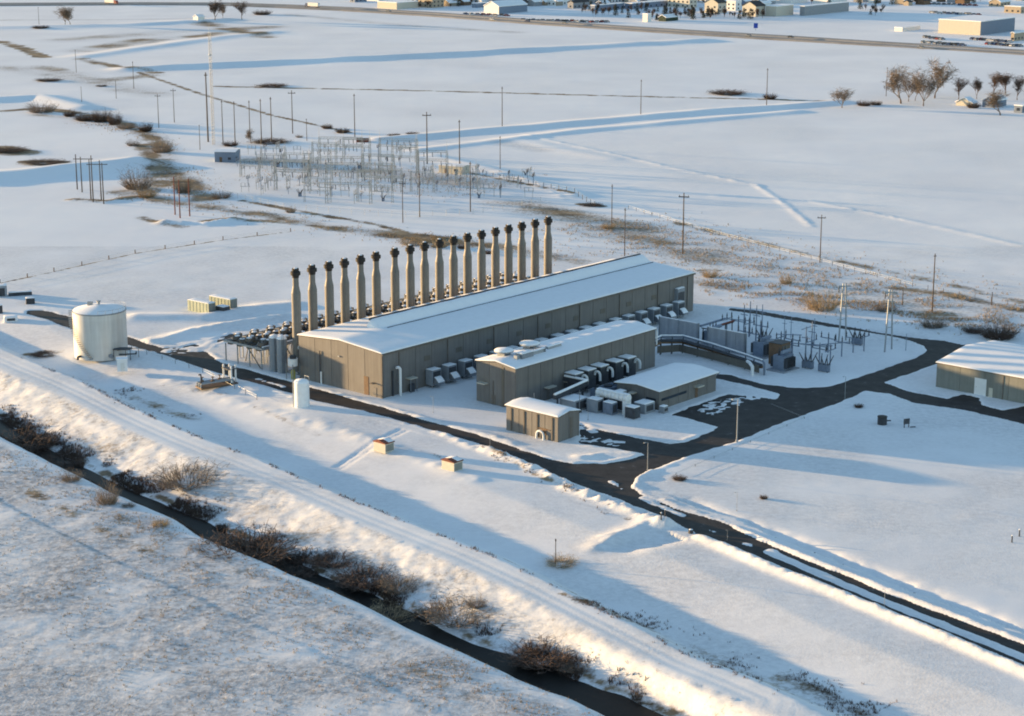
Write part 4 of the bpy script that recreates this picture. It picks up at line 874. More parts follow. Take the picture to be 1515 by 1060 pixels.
POLES = [(632,243,168,1,'tall dark pole with cross bars behind the far switchyard'),(680,248,180,0,'tall pole behind the yellow control building'),(740,252,205,0,'faint pole right of the far control building'),(743,187,130,0,'faint pole in the snow field above the far switchyard'),
 (525,202,140,0,'pole beside the small red container'),(433,197,135,1,'tall pole left of two dark bushes'),(402,210,145,0,'pole right of the lattice mast, fourth of the row'),(387,212,148,0,'pole right of the lattice mast, third of the row'),
 (370,206,150,0,'pole right of the lattice mast, second of the row'),(348,214,152,0,'pole right of the lattice mast, first of the row'),(330,212,150,0,'slim pole close to the right of the lattice mast'),(308,210,110,0,'slim pole close to the left of the lattice mast'),
 (258,181,132,1,'pole in the snow left of the lattice mast'),(235,189,140,1,'pole beside the hedge of bushes at the upper left'),(296,222,186,0,'short pole near the grey blue shed'),(948,170,120,0,'faint pole in the middle of the upper snow field'),
 (1134,158,105,0,'faint pole beside a small bush in the upper right field'),(596,330,270,1,'dark pole just behind the stacks in front of the switchyard'),(621,322,258,0,'thin pole right of the dark pole behind the stacks'),(696,314,242,0,'thin pole at the right part of the far switchyard'),
 (905,336,275,0,'pole standing on brown grass behind the hall'),(924,379,310,0,'thin pole right behind the far end of the hall'),(1010,376,288,1,'tall pole behind the right end of the hall'),(1213,389,320,1,'pole with cross arm near the tan brush behind the steel towers'),
 (1379,462,378,0,'tall dark pole behind the warehouse'),(1311,142,100,0,'faint pole left of the big bare trees'),(113,108,75,0,'thin pole in the snow at the far upper left'),(198,131,92,0,'pole where the tracks meet at the upper left'),
 (121,152,130,0,'faint short pole above the left bushes'),(172,146,120,0,'faint short pole right of the left bushes'),(454,208,176,0,'short pole above the left part of the far switchyard'),(1335,452,430,0,'leaning short post in the brush behind the warehouse'),
 (58,40,14,0,'faint pole by the bare tree at the top left'),(1467,452,433,0,'short leaning post in the brush at the right edge')]
for x, y, yt, k, lb in POLES:
    h = height_of(x, y, yt); gx_, gy_ = G(x, y); sc = h / 14.6; w = max(sc, .85)
    place(pw if k else ps, USED, gx_, gy_, rng.uniform(-.6, .6), lb, 'utility poles around the plant', (w, w, sc), gz(gx_, gy_))
# lattice mast
gx_, gy_ = G(316, 214); t = thing('lattice_mast', 'very tall thin lattice radio mast at the upper left', 'mast', gx_, gy_, .3)
H_ = height_of(316, 214, 48); lg = MB(); br = MB()
cr_ = [(.0, .62), (.54, -.31), (-.54, -.31)]
for k in range(3): part('leg', MB().cyl((*cr_[k], -.3), (*cr_[k], H_), .09, .07, 6), 'galv', t)
for i in range(int(H_ / 1.6)):
    for k in range(3):
        a_, b_ = cr_[k], cr_[(k + 1) % 3]; br.cyl((*a_, i * 1.6), (*b_, i * 1.6 + 1.6), .045, .045, 4, False); br.cyl((*a_, i * 1.6), (*b_, i * 1.6), .04, .04, 4, False)
part('bracing', br, 'galv', t); part('antenna', MB().cyl((0, 0, H_), (0, 0, H_ + 4), .05, .03, 6), 'galv', t); part('dish', MB().cyl((0, .6, H_ * .8), (0, 1.0, H_ * .8), .6, .6, 14), 'white', t)
# three pole structures
for x, y, yt, n, dx, lb in ((127, 281, 229, 3, 3.2, 'left group of three dark poles in the blue shaded snow'), (148, 296, 236, 4, 2.2, 'group of dark poles standing on the brown tuft'), (271, 318, 262, 3, 2.8, 'group of three rusty poles beside the snow track')):
    gx_, gy_ = G(x, y); h = height_of(x, y, yt); t = thing('pole_structure', lb, 'pole structure', gx_, gy_, 0, 'multi pole structures at the left', gz(gx_, gy_))
    for k in range(n):
        xx, yy = (k - (n - 1) / 2) * dx, -(k % 2) * 5 - k * 1.5; part('pole', MB().cyl((xx, yy, -.6), (xx, yy, h), .24, .16, 8), 'wood' if y < 300 else 'rust', t)
    part('crossarm', MB().box(-dx * (n - 1) / 2 - .5, dx * (n - 1) / 2 + .5, -2.2, -2.0, h * .88, h * .88 + .25), 'wood', t)
# ================================================================== the far switchyard
def gantry(h, w, lv):
    r = thing('lattice_gantry', '-', 'gantry', 0, 0, 0)
    for s_ in (-1, 1):
        b_ = MB()
        for dx, dy in ((-.45, -.45), (.45, -.45), (.45, .45), (-.45, .45)): b_.cyl((s_ * w / 2 + dx, dy, -.2), (s_ * w / 2 + dx * .5, dy * .5, h), .09, .07, 4, False)
        for i in range(int(h / 1.3)):
            z = i * 1.3; b_.cyl((s_ * w / 2 - .45, -.45, z), (s_ * w / 2 + .42, -.43, z + 1.3), .05, .05, 4, False); b_.cyl((s_ * w / 2 + .45, .45, z), (s_ * w / 2 + .43, -.43, z + 1.3), .05, .05, 4, False)
        part('lattice_leg', b_, 'lattice', r)
    for z in lv:
        b_ = MB()
        for dz in (0, .7):
            for dy in (-.3, .3): b_.cyl((-w / 2, dy, z + dz), (w / 2, dy, z + dz), .07, .07, 4, False)
        for i in range(int(w / 1.2)): b_.cyl((-w / 2 + i * 1.2, -.3, z), (-w / 2 + i * 1.2 + 1.2, -.3, z + .7), .045, .045, 4, False)
        part('lattice_beam', b_, 'lattice', r)
        for k in (-1, 0, 1): part('insulator_string', MB().cyl((k * w / 3.4, 0, z), (k * w / 3.4, .4, z - 1.8), .14, .12, 6), 'dark', r)
    for s_ in (-1, 1): part('spire', MB().cyl((s_ * w / 2, 0, h), (s_ * w / 2, 0, h + 3.5), .06, .03, 5), 'lattice', r)
    return r
g1, g2 = gantry(15, 16, (7, 11.5, 14.2)), gantry(10, 11, (6, 9.2))
GS = [(g1,516,302,1,'white lattice gantry nearest the hall in the far switchyard'),(g1,505,262,1.05,'tall lattice gantry at the heart of the far switchyard'),(g1,590,258,.95,'lattice gantry right of the switchyard centre'),(g2,440,262,.95,'low lattice gantry in the left part of the far switchyard'),
 (g2,433,283,1.2,'low lattice gantry at the left front of the far switchyard'),(g2,560,270,1.1,'low lattice gantry in the middle front of the switchyard'),(g2,640,262,1.05,'low lattice gantry left of the yellow control building'),(g2,598,240,.9,'low lattice gantry at the back right of the switchyard'),
 (g2,480,243,.9,'low lattice gantry at the back of the switchyard'),(g2,625,285,.8,'small lattice gantry at the right front of the switchyard'),(g2,370,262,.7,'small lattice gantry at the far left of the switchyard'),(g1,555,300,.8,'white lattice gantry second nearest the hall'),(g2,528,240,1.,'low lattice gantry behind the tall central gantry'),(g2,470,272,1.,'low lattice gantry left of the tall central gantry'),(g2,575,285,.9,'low lattice gantry near the front centre of the switchyard'),(g2,690,272,.7,'small lattice gantry below the control house'),(g1,470,300,.6,'slim lattice gantry at the left front corner'),(g2,405,250,.9,'low lattice gantry near the blue grey shed')]
for pr, x, y, sc, lb in GS:
    place(pr, USED, *G(x, y), R(-8) + rng.uniform(-.1, .1), lb, 'lattice gantries in the far switchyard', sc)
r2 = random.Random(11)
def scatter(n, boxes):
    out = []
    while len(out) < n:
        x0, x1, y0, y1 = r2.choice(boxes); x, y = r2.uniform(x0, x1), r2.uniform(y0, y1)
        if all(abs(x - p) > 4 or abs(y - q) > 2 for p, q in out): out.append((x, y))
    return out
def far_switch():
    r = thing('disconnect_switch', '-', 'switch', 0, 0, 0)
    for y in (-2, 2): part('post', MB().box(-.1, .1, y - .1, y + .1, -.2, 3.2), 'lattice', r)
    part('beam', MB().box(-.12, .12, -2.6, 2.6, 3.2, 3.4), 'lattice', r)
    for y in (-2.2, 0, 2.2): part('insulator', MB().lathe([(.12, 3.4), (.22, 3.7), (.12, 4.2), (.22, 4.5), (.08, 5.2)], 8, (0, y)), 'greymetal', r)
    part('blade', MB().cyl((-.1, -2.2, 5.2), (.3, 2.2, 5.2), .06, .06, 5), 'lattice', r); return r
fs = far_switch()
zones = [('in the left part of the far switchyard', (342, 440, 228, 290), 30), ('in the middle of the far switchyard', (440, 600, 225, 305), 50), ('in the right part of the far switchyard', (600, 800, 256, 294), 40)]
for zn, bx_, n in zones:
    P_ = sorted(scatter(n, [bx_])); cnt = {}
    for k, (x, y) in enumerate(P_):
        pr, nm, rt, sc = (bs, 'grey bus support', R(-10), (.6, 1.0)) if k % 3 == 0 else (bk, 'dark circuit breaker', R(-10), (.5, .7)) if k % 11 == 1 else (fs, 'pale disconnect switch', R(-10) + (math.pi / 2 if k % 2 else 0), (.6, 1.05))
        cnt[nm] = cnt.get(nm, -1) + 1
        place(pr, USED, *G(x, y), rt, '%s %s from the left %s' % (ORD[cnt[nm]], nm, zn), nm + 's ' + zn, r2.uniform(*sc))
def hut(name, lb, cat, x, y, lx, ly, h, rot, wall_, roof=.4, group=None, snow=True):
    gx_, gy_ = G(x, y); t = thing(name, lb, cat, gx_, gy_, rot, group, gz(gx_, gy_))
    part('wall', MB().prism([(-ly / 2, -.4), (ly / 2, -.4), (ly / 2, h), (0, h + roof), (-ly / 2, h)], -lx / 2, lx / 2, 'x'), wall_, t)
    part('roof', MB().prism([(-ly / 2 - .3, h + .02), (0, h + roof + .04), (ly / 2 + .3, h + .02), (ly / 2 + .3, h + .16), (0, h + roof + .2), (-ly / 2 - .3, h + .16)], -lx / 2 - .3, lx / 2 + .3, 'x'), 'snow' if snow else 'roofdark', t)
    door(t, -lx * .2, -ly / 2, 1.1, 2.1, 'x', 'brown'); part('window', MB().box(lx * .15, lx * .3, -ly / 2 - .05, -ly / 2 + .05, 1, 2), 'glass', t); return t
hut('control_house', 'yellow tan control house with snow roof in the far switchyard', 'building', 672, 256, 11, 5.5, 3.0, R(-30), 'cream')
hut('metal_shed', 'blue grey metal shed left of the far switchyard', 'shed', 337, 238, 8.5, 10, 4.2, R(-5), 'townblue')
hut('red_container', 'small rust red container behind the far switchyard', 'container', 537, 210, 5.2, 2.4, 1.9, R(-10), 'rust', .1)
# fences
def fence(lb, pts, z, step, h, m='wood', pr=.09):
    g = GL(pts); t = thing('wire_fence', lb, 'fence', g[0][0], g[0][1], 0); o = g[0]; acc = []
    for p, q in zip(g[:-1], g[1:]):
        n = max(1, int(np.hypot(*(q - p)) / step))
        acc += [p + (q - p) * k / n for k in range(n)]
    acc.append(g[-1]); me_ = fixn(MB().cyl((0, 0, -.3), (0, 0, h), pr, pr, 5).mesh('post', m)); w = MB()
    for i, p in enumerate(acc[:290]):
        link('post', me_, t, (p[0] - o[0], p[1] - o[1], gz(*p)))
        if i:
            for f in (.55, .95): w.cyl((acc[i - 1][0] - o[0], acc[i - 1][1] - o[1], gz(*acc[i - 1]) + h * f), (p[0] - o[0], p[1] - o[1], gz(*p) + h * f), .02, .02, 3, False)
    part('wire', w, 'galv', t)
fence('long post fence across the left snow field', [(0, 419), (80, 402), (200, 375), (330, 355), (430, 343)], 0, 9, 1.2, 'wood', .16)
fence('dark fence along the right side of the far switchyard', [(690, 254), (760, 270), (850, 290), (880, 306)], 0, 4.5, 1.8, 'wood', .1)
fence('thin wire fence along the near side of the far switchyard', [(330, 290), (420, 310), (520, 318), (600, 322), (700, 318), (800, 300)], 0, 4.5, 2.0, 'galv', .06)
fence('thin dark fence line beyond the brown grass', [(930, 310), (1050, 345), (1200, 385), (1350, 425), (1515, 455)], 0, 5, 1.3, 'wood', .07)
fence('low fence in the snow before the auxiliary hall and warehouse road', [(1140, 598), (1190, 620), (1110, 655), (1000, 703)], 0, 7, .5, 'dark', .05)
fence('thin wire fence around the tank yard', [(195, 518), (240, 532), (300, 552), (380, 590)], 0, 5, 1.2, 'dark', .06)
# small things in the near snow
x, y = G(1305, 628); t = thing('valve_vault', 'dark round vault standing in the shaded right field', 'vault', x, y, 0, None, gz(x, y)); part('drum', MB().lathe([(1.05, -.1), (1.05, 1.7)], 16), 'dark', t); part('lid', MB().lathe([(1.12, 1.7), (1.1, 1.82)], 16), 'cap', t); part('pipe', MB().pipe([(1, 0, .8), (1.9, .1, .8)], .15), 'dark', t)
x, y = G(1341, 633); t = thing('instrument_stand', 'small dark panel on legs beside the round vault', 'panel', x, y, .4, None, gz(x, y)); part('panel', MB().box(-.7, .7, -.15, .15, .8, 2.0), 'dark', t); part('leg', MB().box(-.65, -.5, -.08, .08, -.2, .8), 'dark', t); part('leg', MB().box(.5, .65, -.08, .08, -.2, .8), 'dark', t); part('pipe', MB().pipe([(.8, -.3, .1), (2, -.5, .1)], .12), 'dark', t)
for i, (x, y, lb) in enumerate(((1497, 803, 'short dark post in the right field, left of two'), (1508, 794, 'short dark post in the right field, right of two'), (978, 778, 'short dark marker by the plowed snow, left of two'), (984, 775, 'short dark marker by the plowed snow, right of two'), (1022, 789, 'dark drain pipe end at the road edge below the junction'))):
    gx_, gy_ = G(x, y); t = thing('marker_post', lb, 'post', gx_, gy_, .3, 'marker posts', gz(gx_, gy_)); part('post', MB().cyl((0, 0, -.4), (0, 0, 1.3 if i < 4 else .7), .14 if i < 4 else .5, .12 if i < 4 else .5, 8), 'dark', t); part('cap', MB().cyl((0, 0, 1.28 if i < 4 else .7), (0, 0, 1.42 if i < 4 else .8), .16 if i < 4 else .4, .1, 8), 'snow', t)
gx_, gy_ = G(822, 827); t = thing('sign_post', 'thin brown post rising from a low bush in the swale', 'post', gx_, gy_, 0, None, gz(gx_, gy_)); part('post', MB().cyl((0, 0, -.4), (0, 0, 4.6), .09, .07, 6), 'wood', t); part('cap', MB().box(-.12, .12, -.1, .1, 4.5, 4.9), 'wood', t)
# parked equipment at the left edge
for x, y, lx, ly, h, m_, lb in ((2, 438, 3.2, 3, 3.2, 'greymetal', 'grey box unit cut off by the left edge'), (45, 449, 2.4, 1.6, 1.6, 'dark', 'dark machine in the snow at the left'), (16, 473, 3.6, 2.6, 1.2, 'white', 'snow covered pallet at the left edge'), (0, 462, 1.4, 1.6, 2.2, 'dark', 'dark cabinet at the left edge'), (30, 437, 6.5, 1.2, 1.0, 'dark', 'row of dark crates in the snow at the left')):
    gx_, gy_ = G(x, y); t = thing('yard_unit', lb, 'equipment', gx_, gy_, .3, 'yard units at the left', gz(gx_, gy_)); part('body', MB().box(-lx / 2, lx / 2, -ly / 2, ly / 2, -.1, h), m_, t); part('top_snow', snow_pad(-lx / 2, lx / 2, -ly / 2, ly / 2, lambda x, y: h, .2, .6, 4, .25), 'snow', t, True); part('hatch', MB().box(-lx * .3, lx * .3, -ly / 2 - .06, -ly / 2, .3, h * .8), 'dark', t)
# ================================================================== vegetation
def rib(mb, p, q, w0, w1, up):
    d = (q - p); a = d.cross(up)
    if a.length < 1e-5: a = Vector((1, 0, 0))
    a.normalize(); mb.add([p - a * w0, p + a * w0, q + a * w1, q - a * w1], [(0, 1, 2, 3)])
def tree_meshes(seed, h, spread, twigs, trunk_h=.25, m='twig', dens=1., tw=.05):
    r = random.Random(seed); tk, cr = MB(), MB()
    def grow(p, d, L_, rad, lev):
        n = 3; q = p
        for k in range(n):
            d2 = (d + Vector((r.uniform(-.16, .16), r.uniform(-.16, .16), r.uniform(-.02, .12)))).normalized(); q2 = q + d2 * L_ / n
            r0, r1 = rad * (1 - .5 * k / n), rad * (1 - .5 * (k + 1) / n)
            (tk if lev == 0 else cr).cyl(q, q2, r0, r1, 6 if lev < 2 else 4, False); q = q2; d = d2
            if lev > 0 and lev < 4 and r.random() < .75 * dens:
                s_ = Vector((r.uniform(-1, 1), r.uniform(-1, 1), r.uniform(-.1, .7))).normalized(); grow(q, (d * .7 + s_ * spread + Vector((0, 0, .12))).normalized(), L_ * .6, r1 * .5, lev + 1)
        if lev < 4:
            for k in range(r.choice((2, 3, 3)) if lev else r.choice((3, 4, 5))):
                s_ = Vector((r.uniform(-1, 1), r.uniform(-1, 1), r.uniform(-.1, .6))).normalized(); grow(q, (d * .8 + s_ * spread + Vector((0, 0, .15))).normalized(), L_ * r.uniform(.7, 1.0) if lev else L_ * r.uniform(1.1, 1.6), rad * .55, lev + 1)
        if lev >= 3:
            for k in range(int(twigs)):
                s_ = Vector((r.uniform(-1, 1), r.uniform(-1, 1), r.uniform(-.5, .9))).normalized(); e = q + s_ * L_ * r.uniform(.4, 1.1); rib(cr, q, e, tw, tw * .35, Vector((r.uniform(-1, 1), r.uniform(-1, 1), r.uniform(-1, 1))))
    grow(Vector((0, 0, -.3)), Vector((0, 0, 1)), h * trunk_h, h * .022, 0)
    mz = max(v[2] for v in cr.v); k = h / mz
    for b in (tk, cr): b.v = [(x * k, y * k, z * k) for x, y, z in b.v]
    return tk.mesh('trunk', 'bark', True), cr.mesh('crown', m)
def bush_mesh(seed, h, w, n, m='twig', tw=.04):
    r = random.Random(seed); mb = MB()
    for i in range(n):
        a = r.uniform(0, 6.283); rr = w * .35 * math.sqrt(r.random()); p = Vector((rr * math.cos(a), rr * math.sin(a), -.2))
        lean = r.random() ** .7 * 1.25; a2 = a + r.uniform(-.9, .9); d = Vector((math.cos(a2) * lean, math.sin(a2) * lean, 1)).normalized(); L_ = h * r.uniform(.35, 1.0) * (1.02 - .28 * lean)
        for k in range(3):
            q = p + (d + Vector((r.uniform(-.2, .2), r.uniform(-.2, .2), r.uniform(-.1, .1)))) * L_ / 3; rib(mb, p, q, tw * (1 - k * .25), tw * (.75 - k * .25), Vector((r.uniform(-1, 1), r.uniform(-1, 1), .2)))
            if k:
                for _ in range(2):
                    e = q + Vector((r.uniform(-1, 1), r.uniform(-1, 1), r.uniform(-.1, .8))) * L_ * .22; rib(mb, q, e, tw * .5, tw * .25, Vector((r.uniform(-1, 1), r.uniform(-1, 1), 1)))
            p = q
    return mb.mesh('brush', m)
TV = [tree_meshes(s_, 10, .72, 4, th_, mm, 1.0, .045) for s_, th_, mm in ((3, .16, 'twig'), (8, .2, 'twig'), (15, .15, 'twig_dark'), (21, .2, 'twig_dark'))]
BV = {k: [bush_mesh(s_ + i, 3, 3, n, mm, tw) for i in range(3)] for k, (s_, n, mm, tw) in {'twig': (40, 320, 'twig', .026), 'dark': (50, 480, 'twig_dark', .034), 'straw': (60, 300, 'straw', .026)}.items()}
def tree(lb, x, y, yt, v, wid=1., group=None):
    gx_, gy_ = G(x, y); h = height_of(x, y, yt) * 1.08; t = thing('bare_tree', lb, 'tree', gx_, gy_, rng.uniform(0, 6), group, gz(gx_, gy_)); k = h / 10; t.scale = (k * wid * 1.5, k * wid * 1.5, k)
    link('trunk', TV[v][0], t); link('crown', TV[v][1], t); return t
TG = 'bare trees around the fields'
for x, y, yt, v, w, lb in ((1333,153,96,0,.9,'spreading bare tree at the left of the big tree cluster'),(1344,150,106,1,.7,'slim bare tree inside the big tree cluster'),(1354,149,112,0,.6,'slender bare tree in the middle of the big tree cluster'),(1366,157,100,1,.75,'bare tree standing forward in the big tree cluster'),
        (1383,145,86,0,.85,'tallest bare tree at the right of the big tree cluster'),(1418,147,115,3,.8,'small dark bare tree right of the big cluster'),(1445,146,114,2,.5,'faint slim tree between the two tree groups'),(1470,140,108,3,.9,'dark bare tree above the far right farmyard'),(1488,138,106,2,.9,'dark bare tree with full crown at the far right'),
        (1505,148,112,3,.8,'dark bare tree at the far right edge'),(1480,171,133,0,1.2,'broad brown tree in front of the far right farmyard'),(1246,159,127,1,1.1,'round bare tree standing alone on the far field'),(97,38,8,1,1.0,'pale bare tree at the top left, left of a pair'),(104,38,12,0,1.0,'pale bare tree at the top left, right of a pair'),
        (318,32,2,2,.8,'bare tree beside the far top road, left one'),(358,30,3,3,1.0,'bare tree beside the far top road, right one'),(330,30,8,1,.7,'faint tree between the two top road trees'),(372,212,190,0,.8,'small bare tree by the dark hedge of the switchyard')):
    tree(lb, x, y, yt, v, w, TG)
def bush(lb, x, y, yt, wpx, kind, v, group='dry bushes on the snow', z0=0.):
    gx_, gy_ = G(x, y, z0); h = max(.5, height_of(x, y, yt) * (.70 if y > 600 else .85)); k = F / math.hypot(gy_, 120); w = wpx / k * (1.2 if y > 600 else .95)
    o = link('bush', BV[kind][v % 3], None, (gx_, gy_, gz(gx_, gy_)), rng.uniform(0, 6)); o.scale = (w / 3, w / 3, h / 3); return tag(o, lb, 'bush', group)
BS = [(62,166,143,38,'twig','brown bush left of the long hedge',0),(103,172,158,16,'dark','dark bush at the left end of the long hedge',0),(128,178,162,30,'dark','dense dark bush in the long hedge',0),(150,180,154,24,'dark','tall bluish bush in the long hedge',0),(170,184,158,18,'dark','spindly bush at the right of the long hedge',0),
 (186,190,176,26,'twig','low brown bush below the long hedge',0),(215,194,176,18,'dark','dark bush between the hedge and the brown brush',0),(240,226,196,28,'twig','brown brush at the head of the snow track',0),(197,216,203,18,'twig','small brown bush left of the snow track',0),
 (204,280,235,42,'twig','big rounded brown brush left of the snow track',0),(217,292,270,28,'straw','straw coloured brush below the big rounded brush',0),(272,286,250,22,'twig','upright brown brush right of the snow track',0),(328,294,278,26,'twig','brown bush beside the switchyard fence',0),(430,315,302,14,'twig','small brown bush below the switchyard',0),
 (341,216,206,20,'dark','dark bush right of the lattice mast',0),(400,211,204,44,'dark','low dark hedge above the switchyard',0),(484,190,180,13,'dark','round dark bush, left of two on the field line',0),(507,196,186,18,'dark','round dark bush, right of two on the field line',0),(443,203,197,10,'twig','tiny brown bush near the field line',0),
 (1139,146,134,17,'dark','small bush on the field line near a faint pole',0),(1278,156,145,18,'dark','dark round bush right of the lone tree, left of two',0),(1296,155,146,14,'dark','dark round bush right of the lone tree, right of two',0),(1440,160,148,16,'dark','dark bush beside the far farmyard shed',0),
 (1216,458,412,46,'straw','large tan brush left of the steel tower',0),(1163,420,397,18,'straw','small tan brush behind the hall end',0),(1050,410,388,22,'straw','pale tan brush beside the far end of the hall',0),(1380,484,460,34,'twig','brown brush behind the warehouse road',0),(1476,500,470,46,'dark','dark spreading brush above the warehouse',0),(1440,492,480,26,'dark','low dark brush left of the spreading brush',0),(1310,460,445,30,'twig','low brown brush between the steel towers',0),(900,338,326,18,'straw','tan grass tuft round the pole behind the hall',0),
 (650,366,350,26,'straw','orange brown brush behind the stacks, right one',0),(612,362,348,34,'straw','orange brown brush behind the stacks, left one',0),(685,368,358,14,'dark','small dark shrub behind the stacks',0),(722,376,366,10,'dark','tiny dark shrub among the stacks',0),
 (38,660,612,62,'dark','big dark bush on the creek bank at the left edge',-2.5),(95,680,655,50,'dark','dark bush on the far creek bank near the left',-2.5),(160,748,690,24,'twig','tall reddish brush at the creek edge',-.4),(106,714,686,22,'twig','small reddish brush on the near creek bank',-.4),(275,722,672,70,'twig','bare spreading shrub on the sunlit bank',-2.),(238,778,760,20,'straw','straw tuft on the near creek bank',-.1),
 (190,752,742,14,'twig','low dark tuft on the near creek bank',-.3),(365,828,775,90,'dark','large dense dark bush over the creek',-2.6),(430,838,810,60,'dark','dark bush right of the dense creek bush',-2.6),(492,836,812,44,'dark','dark shrub on the far creek bank, left part',-2.4),(540,862,826,60,'dark','dark shrub on the far creek bank, middle part',-2.4),(590,876,838,40,'twig','brown bush on the far creek bank',-2.4),
 (575,908,874,50,'straw','straw coloured bush overhanging the creek',-2.6),(672,916,872,74,'twig','wide rusty brown bush on the far creek bank',-2.3),(800,976,934,66,'dark','dark grey brown bush near the bottom of the creek',-2.4),(855,985,968,40,'twig','low brown shrub right of the dark creek bush',-2.2),(705,902,905-20,22,'twig','tiny shrub above the rusty bush',-1.5),
 (830,832,815,34,'straw','low straw bush round the post in the swale',-.8),(1005,710,699,14,'dark','dark bush in the shaded field by the junction',0),(1270,603,593,9,'dark','small dark bush near the road lamp',0),(1130,738,728,8,'dark','tiny dark tuft in the right field',0)]
for x, y, yt, w, kd, lb, z0 in BS: bush(lb, x, y, yt, w, kd, int(x) % 3, 'dry bushes on the snow', z0)
# dry grass and weeds that nobody could count
def grass(name_label, lines, n, hgt, seed, m, cond=None):
    r = random.Random(seed); V = []; Fc = []
    for pts, wd, wt, z0 in lines:
        g = GL(pts, z0); seg = [np.hypot(*(q - p)) for p, q in zip(g[:-1], g[1:])]; tot = sum(seg)
        for _ in range(int(n * wt)):
            u = r.uniform(0, tot); i = 0
            while u > seg[i] and i < len(seg) - 1: u -= seg[i]; i += 1
            d = (g[i + 1] - g[i]) / seg[i]; p = g[i] + d * u + np.array([-d[1], d[0]]) * r.gauss(0, wd)
            if vnoise(np.array([p[0] / 4.]), np.array([p[1] / 4.]), 5)[0] < -.05: continue
            z = gz(p[0], p[1]); s_ = hgt * r.uniform(.5, 1.4)
            for _k in range(5):
                a = r.uniform(0, 6.283); o = len(V); x, y = p[0] + r.gauss(0, .12), p[1] + r.gauss(0, .12); wv = .035 * (1 + hgt); lx, ly = r.uniform(-.5, .5) * s_, r.uniform(-.5, .5) * s_
                V += [(x - wv * math.cos(a), y - wv * math.sin(a), z - .1), (x + wv * math.cos(a), y + wv * math.sin(a), z - .1), (x + lx, y + ly, z + s_)]; Fc.append((o, o + 1, o + 2))
    me = bpy.data.meshes.new('dry_grass'); me.from_pydata(V, [], Fc); me.materials.append(M[m]); o = link('dry_grass', me); o['kind'] = 'stuff'; o['label'] = name_label; o['category'] = 'grass'; return o
crl = [(30,528),(113,560),(190,599),(297,647),(369,673),(446,707),(557,753),(630,782),(729,821),(802,856),(881,896),(955,933),(1020,969),(1107,1001)]
w2l = [(0,622),(76,666),(142,700),(231,741),(327,784),(399,814),(465,846),(557,884),(617,912),(700,952),(819,990),(881,1017),(943,1043)]
w1l = [(0,649),(66,682),(132,715),(238,765),(317,808),(429,854),(500,884),(551,907),(630,946),(709,982),(782,1017),(881,1058)]
grass('dark weeds along both edges of the creek', [(w2l, .8, .5, -2.8), ([(x, y - 9) for x, y in w2l], 1.3, .45, -2.5), ([(x, y - 18) for x, y in w2l], 1.2, .25, -2.2), (w1l, .5, .3, -2.6)], 12000, .55, 1, 'twig_dark')
grass('straw grass on the sunlit embankment and the near bank', [([(x, y - 22) for x, y in w2l], 2.2, .5, -1), ([(x, y + 20) for x, y in w1l], 2.4, .45, 0), ([(x, y + 45) for x, y in w1l], 3.5, .6, 0), ([(x, y + 110) for x, y in w1l], 14, .7, 0), ([(x, y + 200) for x, y in w1l[:8]], 14, .5, 0)], 3600, .30, 2, 'straw')
grass('thin brown weeds along the embankment edge and swale', [(crl, .35, .5, 1.2), ([(180,572),(240,598),(290,612)], 1.6, .25, -.6), ([(870,895),(940,915),(1020,950),(1100,985),(1200,1030)], 2.0, .4, -.8), ([(1160,995),(1230,1025),(1290,1050)], 2.5, .3, -.3), ([(715,662),(800,706),(850,728),(925,765)], .8, .25, .3)], 1500, .4, 3, 'twig_dark')
grass('brown grass along the track and behind the hall', [([(180,285),(260,300),(380,318),(480,335),(600,352),(720,362),(860,388)], 6, .35, 0), ([(860,330),(1000,360),(1150,400),(1300,430),(1515,470)], 15, 1.7, 0), ([(1030,420),(1200,440),(1350,462),(1515,490)], 7, 1.0, 0), ([(400,250),(500,258),(620,268),(740,280)], 18, .4, 0), ([(600,352),(660,358)], 4, .25, 0), ([(250,250),(280,275),(300,295)], 6, .2, 0), ([(120,180),(230,205),(245,225)], 4, .2, 0)], 4200, .55, 4, 'straw')
